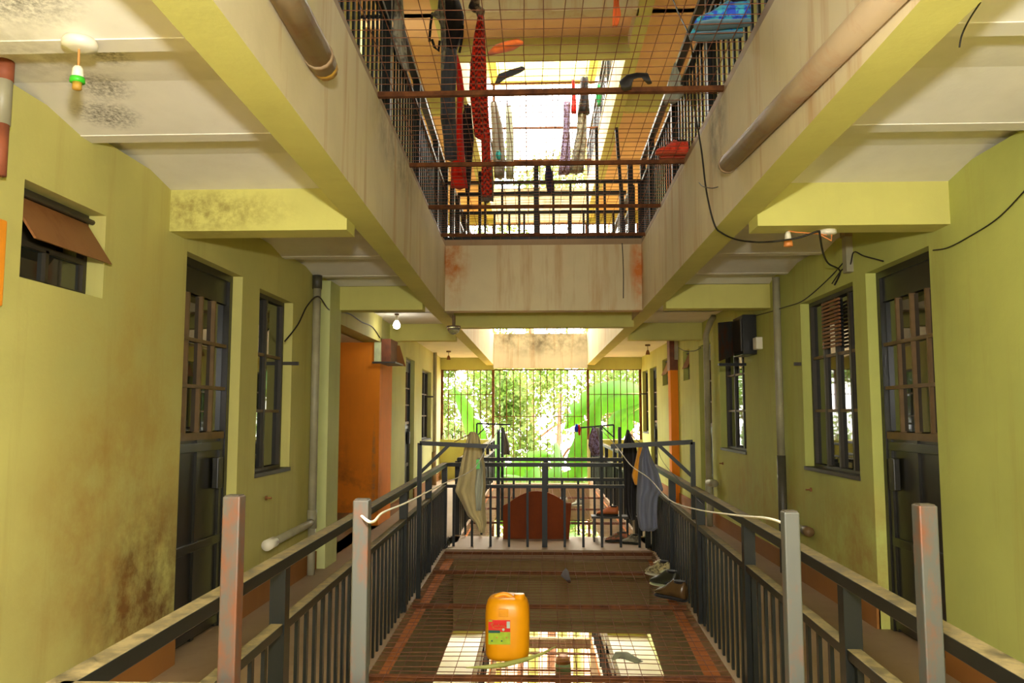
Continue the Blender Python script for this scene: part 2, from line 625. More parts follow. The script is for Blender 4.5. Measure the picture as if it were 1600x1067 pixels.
def build_level(k):
    z = k * H
    nm = LEVEL[k]
    # floor screed and the thick slab (ceiling of the storey below)
    for side, sn in ((-1, 'left'), (1, 'right')):
        fm = white_floor if k == -1 else floor_mat
        slab(k, side, z - 0.12, z, fm, 'floor', f'{"pale" if k == -1 else "brown"} cement walkway floor along the {sn} wall of the {nm}', 'floor', None)
        slab(k, side, z - 0.67, z - 0.12, warm_light_ceiling if k == 2 else cream_ceiling, 'ceiling',
             f'{"warm-light-tinted" if k == 2 else "cream"} ceiling over the {sn} walkway, under the {nm}', 'ceiling', None)
        # long beam: cream towards the opening, lime below and outside
        fx = xl if side < 0 else xr
        for (a, b) in ((BACK, B0 + 0.1), (B0 + 0.1, END)):
            mb = MB()
            ys = [a + 1e-3, b - 1e-3] if a > 0 else [a, NEAR, b - 1e-3]
            for p, q in zip(ys[:-1], ys[1:]):
                xa, xb = fx(k, p), fx(k, q)
                oa, ob = xa + side * 0.175, xb + side * 0.175
                P = [(xa, p), (xb, q), (ob, q), (oa, p)]
                z0, z1 = z - 0.85, z - 0.1
                v = [(x_, y_, z0) for x_, y_ in P] + [(x_, y_, z1) for x_, y_ in P]
                mb.add(v, [(0, 1, 2, 3)], 1)
                mb.add(v, [(0, 1, 5, 4)], 0)
                mb.add(v, [(2, 3, 7, 6)], 1)
                mb.add(v, [(4, 5, 6, 7)], 2)
                mb.add(v, [(1, 2, 6, 5), (0, 3, 7, 4)], 0)
            face = cream_beam if k > 0 else cement_wall
            struct('ceiling_beam', mb, [face, lime_beam, earth_ledge if k < 1 else cream_beam],
                   f'long {"cream" if k > 0 else "brown cement"} concrete beam on the {sn} of the {"near" if a < 0 else "far"} light well, under the {nm}', 'beam')
        # cross beams from the wall to the long beam
        for i, yb in enumerate((4.65, 8.3, 11.8)):
            if k < 1:
                continue
            mb = MB()
            wx = wl(yb) if side < 0 else wr(yb)
            xi = fx(k, yb) + side * 0.17
            mb.box(min(wx + side * .05, xi), yb, z - H + 2.6 + 0.0, max(wx + side * .05, xi), yb + 0.2, z - 0.6)
            struct('ceiling_beam', mb, lime_beam, f'lime cross beam at the {("first", "second", "third")[i]} bay of the {sn} ceiling, under the {nm}', 'beam')
        # shallow ribs of the ceiling
        if k in (1, 2):
            ribs = [1.7, 2.72, 3.7, 5.7, 6.7, 7.66, 9.3, 10.4] if k == 1 else [6.7, 7.66, 9.3]
            for i, yb in enumerate(ribs):
                mb = MB()
                wx = wl(yb) if side < 0 else wr(yb)
                xi = fx(k, yb) + side * 0.17
                mb.box(min(wx + side * .05, xi), yb, z - 0.67, max(wx + side * .05, xi), yb + 0.10, z - 0.55)
                struct('ceiling_rib', mb, cream_ceiling,
                       f'shallow cream rib number {i + 1} from the camera on the {sn} ceiling under the {nm}', 'rib')
    # bridge between the two light wells
    mb = MB()
    mb.box(rl(k, 9.3) - .02, B0 + 0.15, z - 0.12, rr(k, 9.3) + .02, B1 - 0.04, z)
    struct('floor', mb, white_floor if k == -1 else floor_mat, f'cement floor of the bridge across the light wells, {nm}', 'floor')
    mb = MB()
    mb.box(xl(k, 9) - .02, B0 + 0.17, z - 0.67, xr(k, 9) + .02, B1 - .1, z - 0.12)
    struct('ceiling', mb, warm_light_ceiling if k == 2 else cream_ceiling, f'{"warm-light-tinted" if k == 2 else "cream"} soffit of the bridge under the {nm}', 'ceiling')
    mb = MB()
    mb.box(xl(k, 9) - .02, B0, z - 0.85, xr(k, 9) + .02, B0 + 0.18, z - 0.1)
    struct('ceiling_beam', mb, cream_beam if k > 0 else cement_wall, f'{"cream rust-streaked" if k > 0 else "brown cement"} front beam of the bridge, {nm}', 'beam')
    mb = MB()
    mb.box(xl(k, 9.5) - .02, B1 - 0.18, z - 0.93, xr(k, 9.5) + .02, B1, z - 0.1)
    struct('ceiling_beam', mb, lime_beam if k > 0 else cement_wall, f'{"lime" if k > 0 else "cement"} back beam of the bridge, {nm}', 'beam')
    # the bridge the camera stands on
    mb = MB()
    mb.box(rl(k, 1) - .05, BACK, z - 0.12, rr(k, 1) + .05, NEAR - 0.02, z)
    struct('floor', mb, floor_mat, f'cement landing below and behind the camera, {nm}', 'floor')
    mb = MB()
    mb.box(xl(k, 1) - .05, BACK, z - 0.67, xr(k, 1) + .05, NEAR - 0.15, z - 0.12)
    struct('ceiling', mb, cream_ceiling, f'cream soffit of the camera landing under the {nm}', 'ceiling')
    mb = MB()
    mb.box(xl(k, 1) - .05, NEAR - 0.17, z - 0.85, xr(k, 1) + .05, NEAR, z - 0.1)
    struct('ceiling_beam', mb, cream_beam if k > 0 else cement_wall, f'beam closing the near end of the light well, {nm}', 'beam')
    # far cross beam and lintels
    mb = MB()
    mb.box(xl(k, END) - .02, END - 0.22, z - (0.92 if k >= 0 else .3), xr(k, END) + .02, END, z - 0.1)
    struct('ceiling_beam', mb, cream_beam if k > 0 else cement_wall, f'grey stained cross beam at the far end of the far light well, {nm}', 'beam')
    for side, sn in ((-1, 'left'), (1, 'right')):
        mb = MB()
        a, b = (wl(END) - .1, xl(k, END)) if side < 0 else (xr(k, END), wr(END) + .1)
        mb.box(a, END - 0.2, z - H + 2.57, b, END, z - 0.1)
        struct('wall_end', mb, lime_beam, f'yellow lintel above the {sn} part of the far grille, under the {nm}', 'lintel')


for k in (-1, 0, 1, 2):
    build_level(k)

# roof: long flat slabs, open only above the far light well
for side, sn in ((-1, 'left'), (1, 'right')):
    mb = MB()
    a, b = (-3.2, -1.05) if side < 0 else (1.05, 3.2)
    mb.box(a, BACK, 3 * H - .67, b, END + .3, 3 * H - .45)
    struct('roof', mb, cream_ceiling, f'flat roof slab over the {sn} walkway of the top storey', 'roof')
    mb = MB()
    mb.box(*( (-1.28, BACK, 3 * H - .95, -1.08, END, 3 * H - .45) if side < 0 else (1.08, BACK, 3 * H - .95, 1.28, END, 3 * H - .45)))
    struct('roof_beam', mb, lime_beam, f'lime roof beam on the {sn} edge of the roof opening', 'beam')
mb = MB()
mb.box(-1.06, END - .25, 3 * H - .95, 1.06, END, 3 * H - .45)
struct('roof_beam', mb, lime_beam, 'lime roof beam across the far end of the roof opening', 'beam')
mb = MB()
mb.box(-1.06, BACK, 3 * H - .67, 1.06, B1, 3 * H - .45)  # unseen slab, closed over the near well to hold back skylight
struct('roof', mb, cream_ceiling, 'unseen cream roof slab closing the near light well and the bridge from the sky', 'roof')

# ------------------------------------------------------------------ walls
SMALL = dict(z0=2.09, z1=2.52)
LH = {'v0': (3.31, 3.96, 2.09, 2.52), 'd1': (4.9, 5.84, 0.0, 2.53), 'w1': (6.2, 7.05, 1.03, 2.5)}
LH2 = {'d2': (13.43, 14.5, 0.0, 2.48), 'w2': (15.55, 17.05, 1.0, 2.4)}
RH = {'v0': (3.05, 3.66, 2.09, 2.52), 'd1': (4.92, 5.88, 0.0, 2.53), 'w1': (6.12, 7.36, 1.03, 2.51),
      'w2': (9.42, 10.72, 1.06, 2.49), 'd2': (11.25, 12.1, 0.0, 2.52), 'v1': (12.86, 13.42, 2.06, 2.55),
      'v2': (15.05, 15.7, 2.06, 2.56), 'd3': (16.5, 17.5, 0.0, 2.5), 'w3': (17.85, 18.8, 1.1, 2.5)}
zt = CEIL + 0.05
struct('wall_left', wall_mesh(mapL, BACK, 8.35, -0.12, zt, list(LH.values())), lime_left,
       'near lime painted left wall with a vent, a door and a window', 'wall')
struct('wall_left', wall_mesh(mapL, 11.0, END, -0.12, zt, list(LH2.values())), lime_far,
       'far lime painted left wall beyond the orange stairwell', 'wall')
mb = MB()
sbox(mb, mapL, 8.35, 0, 2.5, 9.49, .22, zt)
mb.box(-2.50, 9.49, 2.5, -2.25, 11.0, zt)
struct('wall_left', mb, lime_left, 'lime lintel over the stairwell opening in the left wall', 'lintel')
struct('wall_right', wall_mesh(mapR, BACK, END, -0.12, zt, list(RH.values())), lime_right,
       'long lime painted right wall with doors, windows and vents', 'wall')
mb = MB()
mb.box(-2.30, 7.92, 0, -2.15, 8.36, CEIL)
struct('wall_pilaster', mb, lime_far, 'worn lime pilaster beside the orange stairwell opening', 'pilaster')
# stairwell
mb = MB()
mb.box(-4.6, 10.962, -0.12, -2.301, 10.999, 2.5)
mb.box(-2.30, 10.96, -0.02, -2.262, 11.85, 2.5)
struct('wall_stairwell', mb, orange_paint, 'orange painted stairwell wall with chipped grey plaster', 'wall')
mb = MB()
mb.box(-4.8, 8.15, -0.12, -4.6, 11.2, 2.6)
mb.box(-4.6, 8.15, -0.12, -2.47, 8.35, 2.6)
struct('wall_stairwell', mb, orange_paint, 'orange inner walls of the stairwell behind the pilaster', 'wall')
mb = MB()
mb.box(-4.8, 8.15, 2.5, -2.47, 11.2, 2.7)
struct('ceiling', mb, cream_ceiling, 'low ceiling inside the orange stairwell', 'ceiling')
mb = MB()
mb.box(-4.8, 8.15, -0.3, -2.25, 11.2, 0.0)
struct('floor', mb, floor_mat, 'cement floor inside the orange stairwell', 'floor')
st = thing('staircase', 'cement stair flight rising inside the orange stairwell', 'stairs', (-2.5, 10.4, 0), None, 'structure')
for i in range(7):
    mb = MB()
    x1 = -2.62 - i * 0.26
    mb.box(x1 - 0.28, 9.75, 0.0, x1, 10.98, 0.17 * (i + 1))
    mb.build('step', stair_mat, st)

# walls of the other storeys
for k in (-1, 1, 2):
    z = k * H
    lo, hi = (z - .12, z + zt) if k != -1 else (z - 4.0, z + zt)
    hL = [(h[0], h[1], h[2] + z, h[3] + z) for h in list(LH2.values())] if k == 1 else []
    struct('wall_left', wall_mesh(mapL, BACK, 9.4, lo, hi, []), lime_far, f'near left wall of the {LEVEL[k]}', 'wall')
    struct('wall_left', wall_mesh(mapL, 9.6, END, lo, hi, []), lime_far, f'far left wall of the {LEVEL[k]}', 'wall')
    struct('wall_right', wall_mesh(mapR, BACK, END, lo, hi, []), lime_far, f'right wall of the {LEVEL[k]}', 'wall')

# unlit rooms behind the doors and windows
dark_room = plain('dim_room_plaster', rgb(120, 112, 84), .9)
for sn, mp, runs in (('left', mapL, ((BACK, 8.1), (11.25, END))), ('right', mapR, ((BACK, END),))):
    for a, b in runs:
        mb = MB()
        for q in ((a, 2.4, -.12, b, 2.5, 2.9), (a, .22, -.22, b, 2.5, -.12), (a, .22, 2.9, b, 2.5, 3.0), (a - .1, .22, -.22, a, 2.5, 3.0), (b, .22, -.22, b + .1, 2.5, 3.0)):
            sbox(mb, mp, *q)
        struct('wall_room', mb, dark_room, f'dim room shell behind the {"near " if b < 9 else "far " if a > 9 else ""}{sn} wall', 'wall')

# plinths
for nm, mp, runs in (('left', mapL, ((BACK, 4.9), (5.84, 7.92), (11.9, 13.43), (14.5, END - .2))),
                     ('right', mapR, ((BACK, 4.92), (5.88, 11.25), (12.1, 13.95), (14.2, 16.5), (17.5, END - .2)))):
    mb = MB()
    for a, b in runs:
        if a < 9.5 < b and nm == 'left':
            continue
        sbox(mb, mp, a, -0.018, 0.0, b, 0.01, 0.17)
    struct(f'baseboard_{nm}', mb, plinth_mat, f'brown cement skirting along the {nm} wall', 'skirting')

# orange pilaster on the right wall, one for each storey
for k in (0, 1):
    mb = MB()
    sbox(mb, mapR, 13.95, -0.13, k * H, 14.2, 0.05, k * H + (2.27 if k == 0 else CEIL))
    struct('wall_pilaster', mb, orange_paint, f'orange painted pilaster on the right wall of the {LEVEL[k]}', 'pilaster')


# ------------------------------------------------------------------ doors, windows, vents
def ordinal_box(mb, mp, a, b, c, d, e, f):
    return sbox(mb, mp, a, b, c, d, e, f)


def make_door(n, mp, hole, label, cols=4, zmid=1.33):
    s0, s1, z0, z1 = hole
    o = thing(f'door_{n}', label, 'door', mp((s0 + s1) / 2, 0.1, z0), None, 'structure')
    D0, D1 = 0.085, 0.14
    mb = MB()
    for a, b in ((s0, s0 + .05), (s1 - .05, s1)):
        sbox(mb, mp, a, D0 - .01, z0, b, D1, z1)
    sbox(mb, mp, s0 + .05, D0 - .01, z1 - .05, s1 - .05, D1, z1)
    mb.build('frame', black_door, o)
    a, b = s0 + .05, s1 - .05
    mb = MB()
    sbox(mb, mp, a, D0 + .012, z1 - .22, b, D1 - .01, z1 - .05)
    mb.build('top_panel', black_door, o)
    # lower steel panels with rails
    mb = MB()
    sbox(mb, mp, a, D0 + .02, z0 + .01, b, D1 - .01, zmid)
    leaf = mb.build('leaf', black_door, o)
    for zz in (z0 + .06, .62, zmid - .05):
        mb = MB()
        sbox(mb, mp, a, D0, zz - .03, b, D0 + .02, zz + .03)
        mb.build('rail', black_door, o, bevel=0.004)
    for ss in (a + .03, (a + b) / 2, b - .03):
        mb = MB()
        sbox(mb, mp, ss - .025, D0 + .002, z0 + .01, ss + .025, D0 + .02, zmid)
        mb.build('stile', black_door, o)
    mb = MB()
    sbox(mb, mp, a, D0, zmid, b, D0 + .03, zmid + .05)
    mb.build('mid_rail', frame_brown, o)
    mb = MB()
    sbox(mb, mp, b - .17, D0 - .035, zmid - .35, b - .08, D0 + .01, zmid - .13)
    mb.build('lock_box', black_door, o, bevel=0.006)
    # glazing
    rows = 3
    g0, g1 = zmid + .05, z1 - .22
    zs = [lerp(g0, g1, i / rows) for i in range(rows + 1)]
    ss = [lerp(a, b, i / cols) for i in range(cols + 1)]
    pid = 0
    for i in range(cols):
        for j in range(rows):
            mb = MB()
            t = R.uniform(-.003, .003)
            q = [mp(ss[i] + .008, D0 + .03 + t, zs[j] + .008), mp(ss[i + 1] - .008, D0 + .03 - t, zs[j] + .008),
                 mp(ss[i + 1] - .008, D0 + .03 - t, zs[j + 1] - .008), mp(ss[i] + .008, D0 + .03 + t, zs[j + 1] - .008)]
            q2 = [mp(ss[i] + .008, D0 + .036 + t, zs[j] + .008), mp(ss[i + 1] - .008, D0 + .036 - t, zs[j] + .008),
                  mp(ss[i + 1] - .008, D0 + .036 - t, zs[j + 1] - .008), mp(ss[i] + .008, D0 + .036 + t, zs[j + 1] - .008)]
            mb.hexa(q + q2)
            mb.build('pane', glass_mat, o)
    for q in ss[1:-1]:
        mb = MB()
        sbox(mb, mp, q - .01, D0 + .005, g0, q + .01, D0 + .042, g1)
        mb.build('glazing_bar', frame_brown, o)
    for q in zs[1:-1]:
        mb = MB()
        sbox(mb, mp, a, D0 + .002, q - .012, b, D0 + .042, q + .012)
        mb.build('glazing_bar', frame_brown, o)
    return o


def make_window(n, mp, hole, label, cols=3, rows=3, sash=None, dark=frame_dark):
    s0, s1, z0, z1 = hole
    o = thing(f'window_{n}', label, 'window', mp((s0 + s1) / 2, 0.05, z0), None, 'structure')
    D0 = 0.10
    mb = MB()
    for a, b in ((s0, s0 + .035), (s1 - .035, s1)):
        sbox(mb, mp, a, D0 - .02, z0, b, D0 + .05, z1)
    for a, b in ((z0, z0 + .035), (z1 - .035, z1)):
        sbox(mb, mp, s0 + .035, D0 - .02, a, s1 - .035, D0 + .05, b)
    mb.build('frame', dark, o)
    mb = MB()
    sbox(mb, mp, s0 - .005, -0.012, z0 - .02, s1 + .005, D0, z0 + .012)
    mb.build('sill', frame_dark, o)
    a, b = s0 + .035, s1 - .035
    ss = [lerp(a, b, i / cols) for i in range(cols + 1)]
    zs = [lerp(z0 + .035, z1 - .035, i / rows) for i in range(rows + 1)]
    for i in range(cols):
        for j in range(rows):
            mb = MB()
            t = R.uniform(-.004, .004)
            c = .008
            q = [(ss[i] + c, t, zs[j] + c), (ss[i + 1] - c, -t, zs[j] + c), (ss[i + 1] - c, -t, zs[j + 1] - c), (ss[i] + c, t, zs[j + 1] - c)]
            mb.hexa([mp(x, D0 + .012 + y, w_) for x, y, w_ in q] + [mp(x, D0 + .018 + y, w_) for x, y, w_ in q])
            mb.build('pane', glass_mat, o)
    for i, q in enumerate(ss[1:-1]):
        mb = MB()
        sbox(mb, mp, q - .018, D0 - .015, z0 + .03, q + .018, D0 + .03, z1 - .03)
        mb.build('mullion', dark, o)
    for q in zs[1:-1]:
        mb = MB()
        sbox(mb, mp, a, D0 - .008, q - .012, b, D0 + .03, q + .012)
        mb.build('glazing_bar', frame_brown, o)
    if sash:
        mb = MB()
        sbox(mb, mp, sash - .02, -0.06, lerp(z0, z1, .62), sash + .01, D0, lerp(z0, z1, .62) + .03)
        mb.build('casement_stay', dark, o)
    return o


def make_vent(n, mp, hole, label, open_=0.15):
    s0, s1, z0, z1 = hole
    o = thing(f'window_{n}', label, 'window', mp((s0 + s1) / 2, 0.05, z0), None, 'structure')
    D0 = 0.09
    zm = lerp(z0, z1, .42)
    mb = MB()
    for a, b in ((s0, s0 + .03), (s1 - .03, s1), ((s0 + s1) / 2 - .012, (s0 + s1) / 2 + .012)):
        sbox(mb, mp, a, D0, z0, b, D0 + .04, z1 if b != (s0 + s1) / 2 + .012 else zm)
    for a, b in ((z0, z0 + .03), (z1 - .04, z1), (zm - .012, zm + .015)):
        sbox(mb, mp, s0 + .03, D0, a, s1 - .03, D0 + .04, b)
    mb.build('frame', frame_dark, o)
    for i in range(2):
        a = lerp(s0 + .03, s1 - .03, i / 2)
        b = lerp(s0 + .03, s1 - .03, (i + 1) / 2)
        mb = MB()
        sbox(mb, mp, a + .01, D0 + .02, z0 + .03, b - .01, D0 + .026, zm - .01)
        mb.build('pane', glass_mat, o)
    mb = MB()
    sbox(mb, mp, s0 + .03, D0 + .15, zm, s1 - .03, D0 + .16, z1 - .03)  # dark sheet stands in for the shade inside the open vent
    mb.build('shade_sheet', frame_dark, o)
    mb = MB()
    t, zb = z1 - .05, zm - .01
    P = [(s0 + .01, D0 - .01, t), (s1 - .03, D0 - .01, t), (s1 - .03, D0 - open_, zb), (s0 + .01, D0 - open_, zb)]
    Q = [(a, b + .012, c) for a, b, c in P]
    mb.hexa([mp(*p) for p in P] + [mp(*p) for p in Q])
    fl = mb.build('flap', flap_mat, o)
    mb = MB()
    mb.tube([mp(s0 + .01, D0 - .02, z1 - .035), mp(s1 + .01, D0 - .02, z1 - .035)], 0.014, 8)
    mb.build('hinge_rod', frame_dark, o)
    return o


make_vent(1, mapL, LH['v0'], 'small high vent with a rusty brown flap propped open, left wall')
make_door(1, mapL, LH['d1'], 'near black steel door with glazed upper half, left wall')
make_window(2, mapL, LH['w1'], 'narrow steel window between the near door and the drainpipe, left wall', 2, 3, sash=7.06)
make_door(2, mapL, LH2['d2'], 'far dark steel door beyond the orange stairwell, left wall')
make_window(3, mapL, LH2['w2'], 'far steel window past the stairwell near the grille, left wall', 3, 3, sash=17.0)
make_vent(4, mapR, RH['v0'], 'vent with a brown flap just at the frame edge, right wall')
make_door(3, mapR, RH['d1'], 'near black steel door with reflecting panes, right wall')
w1 = make_window(5, mapR, RH['w1'], 'wide near window of tall reflecting panes beside the door, right wall', 4, 3, sash=7.4)
mb = MB()
for i in range(14):
    zz = 2.06 + i * .03
    sbox(mb, mapR, 6.6, .04, zz, 6.95, .07, zz + .016)
lv = MB()
for i in range(13):
    m_ = MB()
    zz = 2.06 + i * .031
    sbox(m_, mapR, 6.55, .045, zz, 6.95, .06, zz + .018)
    m_.build('louvre', flap_mat, w1)
make_window(6, mapR, RH['w2'], 'middle window behind the open meter box, right wall', 3, 3)
make_door(4, mapR, RH['d2'], 'middle dark steel door beside the second drainpipe, right wall')
make_vent(7, mapR, RH['v1'], 'small vent with open flap before the orange pilaster, right wall', .12)
make_vent(8, mapR, RH['v2'], 'small vent with open flap beyond the orange pilaster, right wall', .12)
make_door(5, mapR, RH['d3'], 'farthest dark door near the grille, right wall')
make_window(9, mapR, RH['w3'], 'farthest window next to the grille, right wall', 2, 3, sash=18.7)

# ------------------------------------------------------------------ railings
_bal = {}


def railing(label, A, B, zf, cat='railing', bal=0.14, post=1.55, h=0.95, ends=(True, True), first=None, group='steel balustrades', mid=0.70, thick=1.0):
    A, B = Vector((A[0], A[1], zf)), Vector((B[0], B[1], zf))
    L = (B - A).length
    d = (B - A) / L
    ang = math.atan2(d.y, d.x)
    o = thing('railing', label, cat, A, group)
    up = Vector((0, 0, 1))
    mb = MB()
    mb.bar(A + up * (h - .022), B + up * (h - .022), .062 * thick, .044)
    mb.build('top_rail', rail_mat, o, bevel=.003)
    mb = MB()
    mb.bar(A + up * (mid - .018), B + up * (mid - .018), .05 * thick, .036)
    mb.build('mid_rail', rail_mat, o, bevel=.003)
    hb, hp = mid - .036, h - .044
    kb = ('b', round(hb, 3))
    if kb not in _bal:
        _bal[kb] = MB().box(-.014, -.007, 0, .014, .007, hb).mesh('baluster', rail_mat)
    kp = ('p', round(hp, 3))
    if kp not in _bal:
        _bal[kp] = MB().box(-.03, -.03, 0, .03, .03, hp).mesh('post', rail_mat)
    posts = []
    s = first if first is not None else 0.0
    while s < L + .01:
        posts.append(s)
        s += post
    if ends[0] and (not posts or posts[0] > .1):
        posts.insert(0, .03)
    if ends[1] and L - posts[-1] > .3:
        posts.append(L - .03)
    for s in posts:
        p = A + d * s
        put('post', _bal[kp], o, loc=p, rot=(0, 0, ang))
    n = int(L / bal)
    for i in range(n + 1):
        s = (i + .5) * bal
        if s > L or any(abs(s - q) < .045 for q in posts):
            continue
        p = A + d * s
        put('baluster', _bal[kb], o, loc=p, rot=(0, 0, ang))
    return o


Y_R0 = 1.652
railing('long dark steel railing on the left edge of the near light well', (rl(0, Y_R0), Y_R0), (rl(0, 9.3), 9.3), 0, first=1.5)
railing('long dark steel railing on the right edge of the near light well', (rr(0, Y_R0), Y_R0), (rr(0, 9.3), 9.3), 0, first=1.25)
railing('railing under the camera that crosses the near end of the light well', (rl(0, Y_R0), Y_R0), (rr(0, Y_R0), Y_R0), 0, ends=(False, False), first=.7, bal=.2, post=.8)
railing('cross railing on the near side of the bridge, behind the jerrycan', (rl(0, 9.3), 9.3), (rr(0, 9.3), 9.3), 0, bal=.212, post=1.17, first=1.15, ends=(False, False))
railing('cross railing on the far side of the bridge, behind the brown board', (-1.08, B1 - .06), (1.14, B1 - .06), 0.02, bal=.2, post=1.1)
railing('railing on the left edge of the far light well', (rl(0, 10.2), 10.2), (rl(0, END - .3), END - .3), 0)
railing('railing on the right edge of the far light well', (rr(0, 10.2), 10.2), (rr(0, END - .3), END - .3), 0)
# storey above
railing('overhead railing on the left edge of the near light well', (rl(1, 2.2), 2.2), (rl(1, 9.2), 9.2), H, bal=.14)
railing('overhead railing on the right edge of the near light well', (rr(1, 2.2), 2.2), (rr(1, 9.2), 9.2), H, bal=.14)
o = railing('overhead cross railing on the near side of the upper bridge', (rl(1, 9.2), 9.2), (rr(1, 9.2), 9.2), H, bal=.2, post=1.1, first=1.1, mid=.72)
MB().bar((rl(1, 9.2), 9.2, H + .03), (rr(1, 9.2), 9.2, H + .03), .05, .04).build('bottom_rail', rail_mat, o)
railing('overhead cross railing on the far side of the upper bridge', (-1.1, B1 - .05), (1.06, B1 - .05), H - .12, bal=.19, post=2.1)
railing('overhead railing on the left edge of the far light well', (rl(1, 10.2), 10.2), (rl(1, END - .3), END - .3), H, bal=.16)
railing('overhead railing on the right edge of the far light well', (rr(1, 10.2), 10.2), (rr(1, END - .3), END - .3), H, bal=.16)
railing('top storey railing on the left edge of the far light well', (rl(2, 10.2), 10.2), (rl(2, END - .3), END - .3), 2 * H, bal=.2)
railing('top storey railing on the right edge of the far light well', (rr(2, 10.2), 10.2), (rr(2, END - .3), END - .3), 2 * H, bal=.2)
railing('lower storey railing on the left edge of the far light well', (rl(-1, 10.4), 10.4), (rl(-1, END - .3), END - .3), -H, bal=.16)
railing('lower storey railing on the right edge of the far light well', (rr(-1, 10.4), 10.4), (rr(-1, END - .3), END - .3), -H, bal=.16)

# ------------------------------------------------------------------ wire mesh over the light wells


def grating(label, k, y0, y1, bars, z, step=0.1, joined=False, sag=0.012, wr_=0.0024):
    o = thing('wire_mesh', label, 'wire mesh', (0, (y0 + y1) / 2, z), 'wire meshes over the light wells')
    lft = lambda y: rl(k, y) + .03
    rgt = lambda y: rr(k, y) - .03
    for yb in bars:
        mb = MB()
        mb.bar((lft(yb), yb + R.uniform(-.04, .04), z - .025), (rgt(yb), yb + R.uniform(-.04, .04), z - .025), .035, .03)
        mb.build('support_bar', rust_mat, o)
    allmb = MB()

    def zz(x, y):
        a = sag * math.sin(x * 2.1 + y) * math.cos(y * 1.7 + x * .6)
        return z - .005 + max(a, -.004)
    n = int((rgt((y0 + y1) / 2) - lft((y0 + y1) / 2)) / step)
    for i in range(1, n):
        t = i / n + R.uniform(-.006, .006)
        pts = []
        m = max(2, int((y1 - y0) / .5))
        for j in range(m + 1):
            y = lerp(y0, y1, j / m)
            x = lerp(lft(y), rgt(y), t) + R.uniform(-.006, .006)
            pts.append((x, y, zz(x, y)))
        if joined:
            allmb.tube(pts, wr_, 3)
        else:
            MB().tube(pts, wr_, 4).build('wire', wire_mat, o)
    n = int((y1 - y0) / step)
    for j in range(1, n):
        y = y0 + j * step + R.uniform(-.012, .012)
        tl = R.uniform(-.012, .012)
        pts = []
        for i in range(7):
            t = i / 6
            x = lerp(lft(y), rgt(y), t)
            yy = y + tl * (t - .5) * 2 + R.uniform(-.005, .005)
            pts.append((x, yy, zz(x, yy) + .004))
        if joined:
            allmb.tube(pts, wr_, 3)
        else:
            MB().tube(pts, wr_, 4).build('wire', wire_mat, o)
    if joined:
        q = allmb.build('wires', wire_mat, o)
        q['kind'] = 'stuff'
    return o


grating('rusty wire mesh at floor level carrying the yellow jerrycan', 0, NEAR, B0 + .1, (2.0, 3.4, 4.83, 6.56, 7.9, 9.02), 0.0)
grating('rusty wire mesh overhead with socks and shoes on it', 1, NEAR, B0 + .1, (2.0, 3.5, 4.84, 6.22, 7.55, 8.75), H)
grating('rusty wire mesh over the far light well at floor level', 0, B1, END - .2, (11.5, 13.2, 15, 17), 0.0, .15, True)
grating('rusty wire mesh over the far light well on the storey above', 1, B1, END - .2, (11.6, 13.2, 15, 17), H, .15, True)
grating('rusty wire mesh over the far light well of the lower storey', -1, B1, END - .2, (11.5, 13.2, 14.6, 16, 17.5), -H, .12, True)
grating('wire mesh over the far light well of the top storey', 2, B1, END - .2, (11.6, 13.2, 15, 17), 2 * H, .2, True)

# ------------------------------------------------------------------ far grille
for k in (-1, 0, 1, 2):
    z = k * H
    o = thing('wall_grille', f'tall barred steel grille closing the far end of the {LEVEL[k]}', 'grille', (0, END - .1, z), None, 'structure')
    za, zb, zm = z + .92, z + 2.58, z - .08
    xa, xb, xc, xd = wl(END) + .03, xl(1, END) - .02, xr(1, END) + .02, wr(END) - .03
    Yg = END - .1
    if True:
        for a, b, lo, hi, hz in ((xa, xb, za, zb, (1.98,)), (xb, xc, zm, zb, (1.46, .35)), (xc, xd, za, zb, (1.98,))):
            nb = max(2, int(round((b - a) / .158)))
            bm_ = MB().box(-.009, -.009, 0, .009, .009, hi - lo).mesh('bar', rust_mat)
            for i in range(1, nb):
                put('bar', bm_, o, loc=(lerp(a, b, i / nb), Yg, lo))
            for hh in hz:
                MB().box(a, Yg - .008, z + hh - .008, b, Yg + .008, z + hh + .008).build('cross_bar', rust_mat, o)
            MB().box(a, Yg - .015, hi - .03, b, Yg + .015, hi).build('head_rail', rust_mat, o)
        for x in (xa, xb, xc, xd):
            lo = za if x in (xa, xd) else zm
            MB().box(x - .03, Yg - .02, lo, x + .03, Yg + .02, zb).build('post', rust_mat, o)
    for sn, a, b in (('left', wl(END) - .1, xb + .02), ('right', xc - .02, wr(END) + .1)):
        mb = MB()
        mb.box(a, END - .2, z - .12, b, END, za)
        struct('wall_end', mb, lime_beam, f'yellow parapet under the {sn} part of the far grille, {LEVEL[k]}', 'parapet')

# ------------------------------------------------------------------ foreground posts, line brackets, ropes
post_words = ('leftmost, standing in front of the handrail', 'left of the middle pair, with white rope tied to its top',
              'right of the middle pair, rust streaked with rope at its top', 'rightmost, in front of the black door')
for (x, zt_, hw), wd in zip(((-.672, 1.325, .019), (-.392, 1.318, .017), (.517, 1.297, .016), (.796, 1.312, .019)), post_words):
    o = thing('clothesline_post', f'bare galvanised square post {wd}', 'post', (x, 1.735, 0), 'galvanised posts at the near railing')
    MB().box(x - hw, 1.735 - hw, -.1, x + hw, 1.735 + hw, zt_).build('tube', galv_mat, o, bevel=.003)
    MB().box(x - hw * .8, 1.735 - hw * .8, zt_ - .004, x + hw * .8, 1.735 + hw * .8, zt_ + .002).build('end_cap', frame_dark, o)


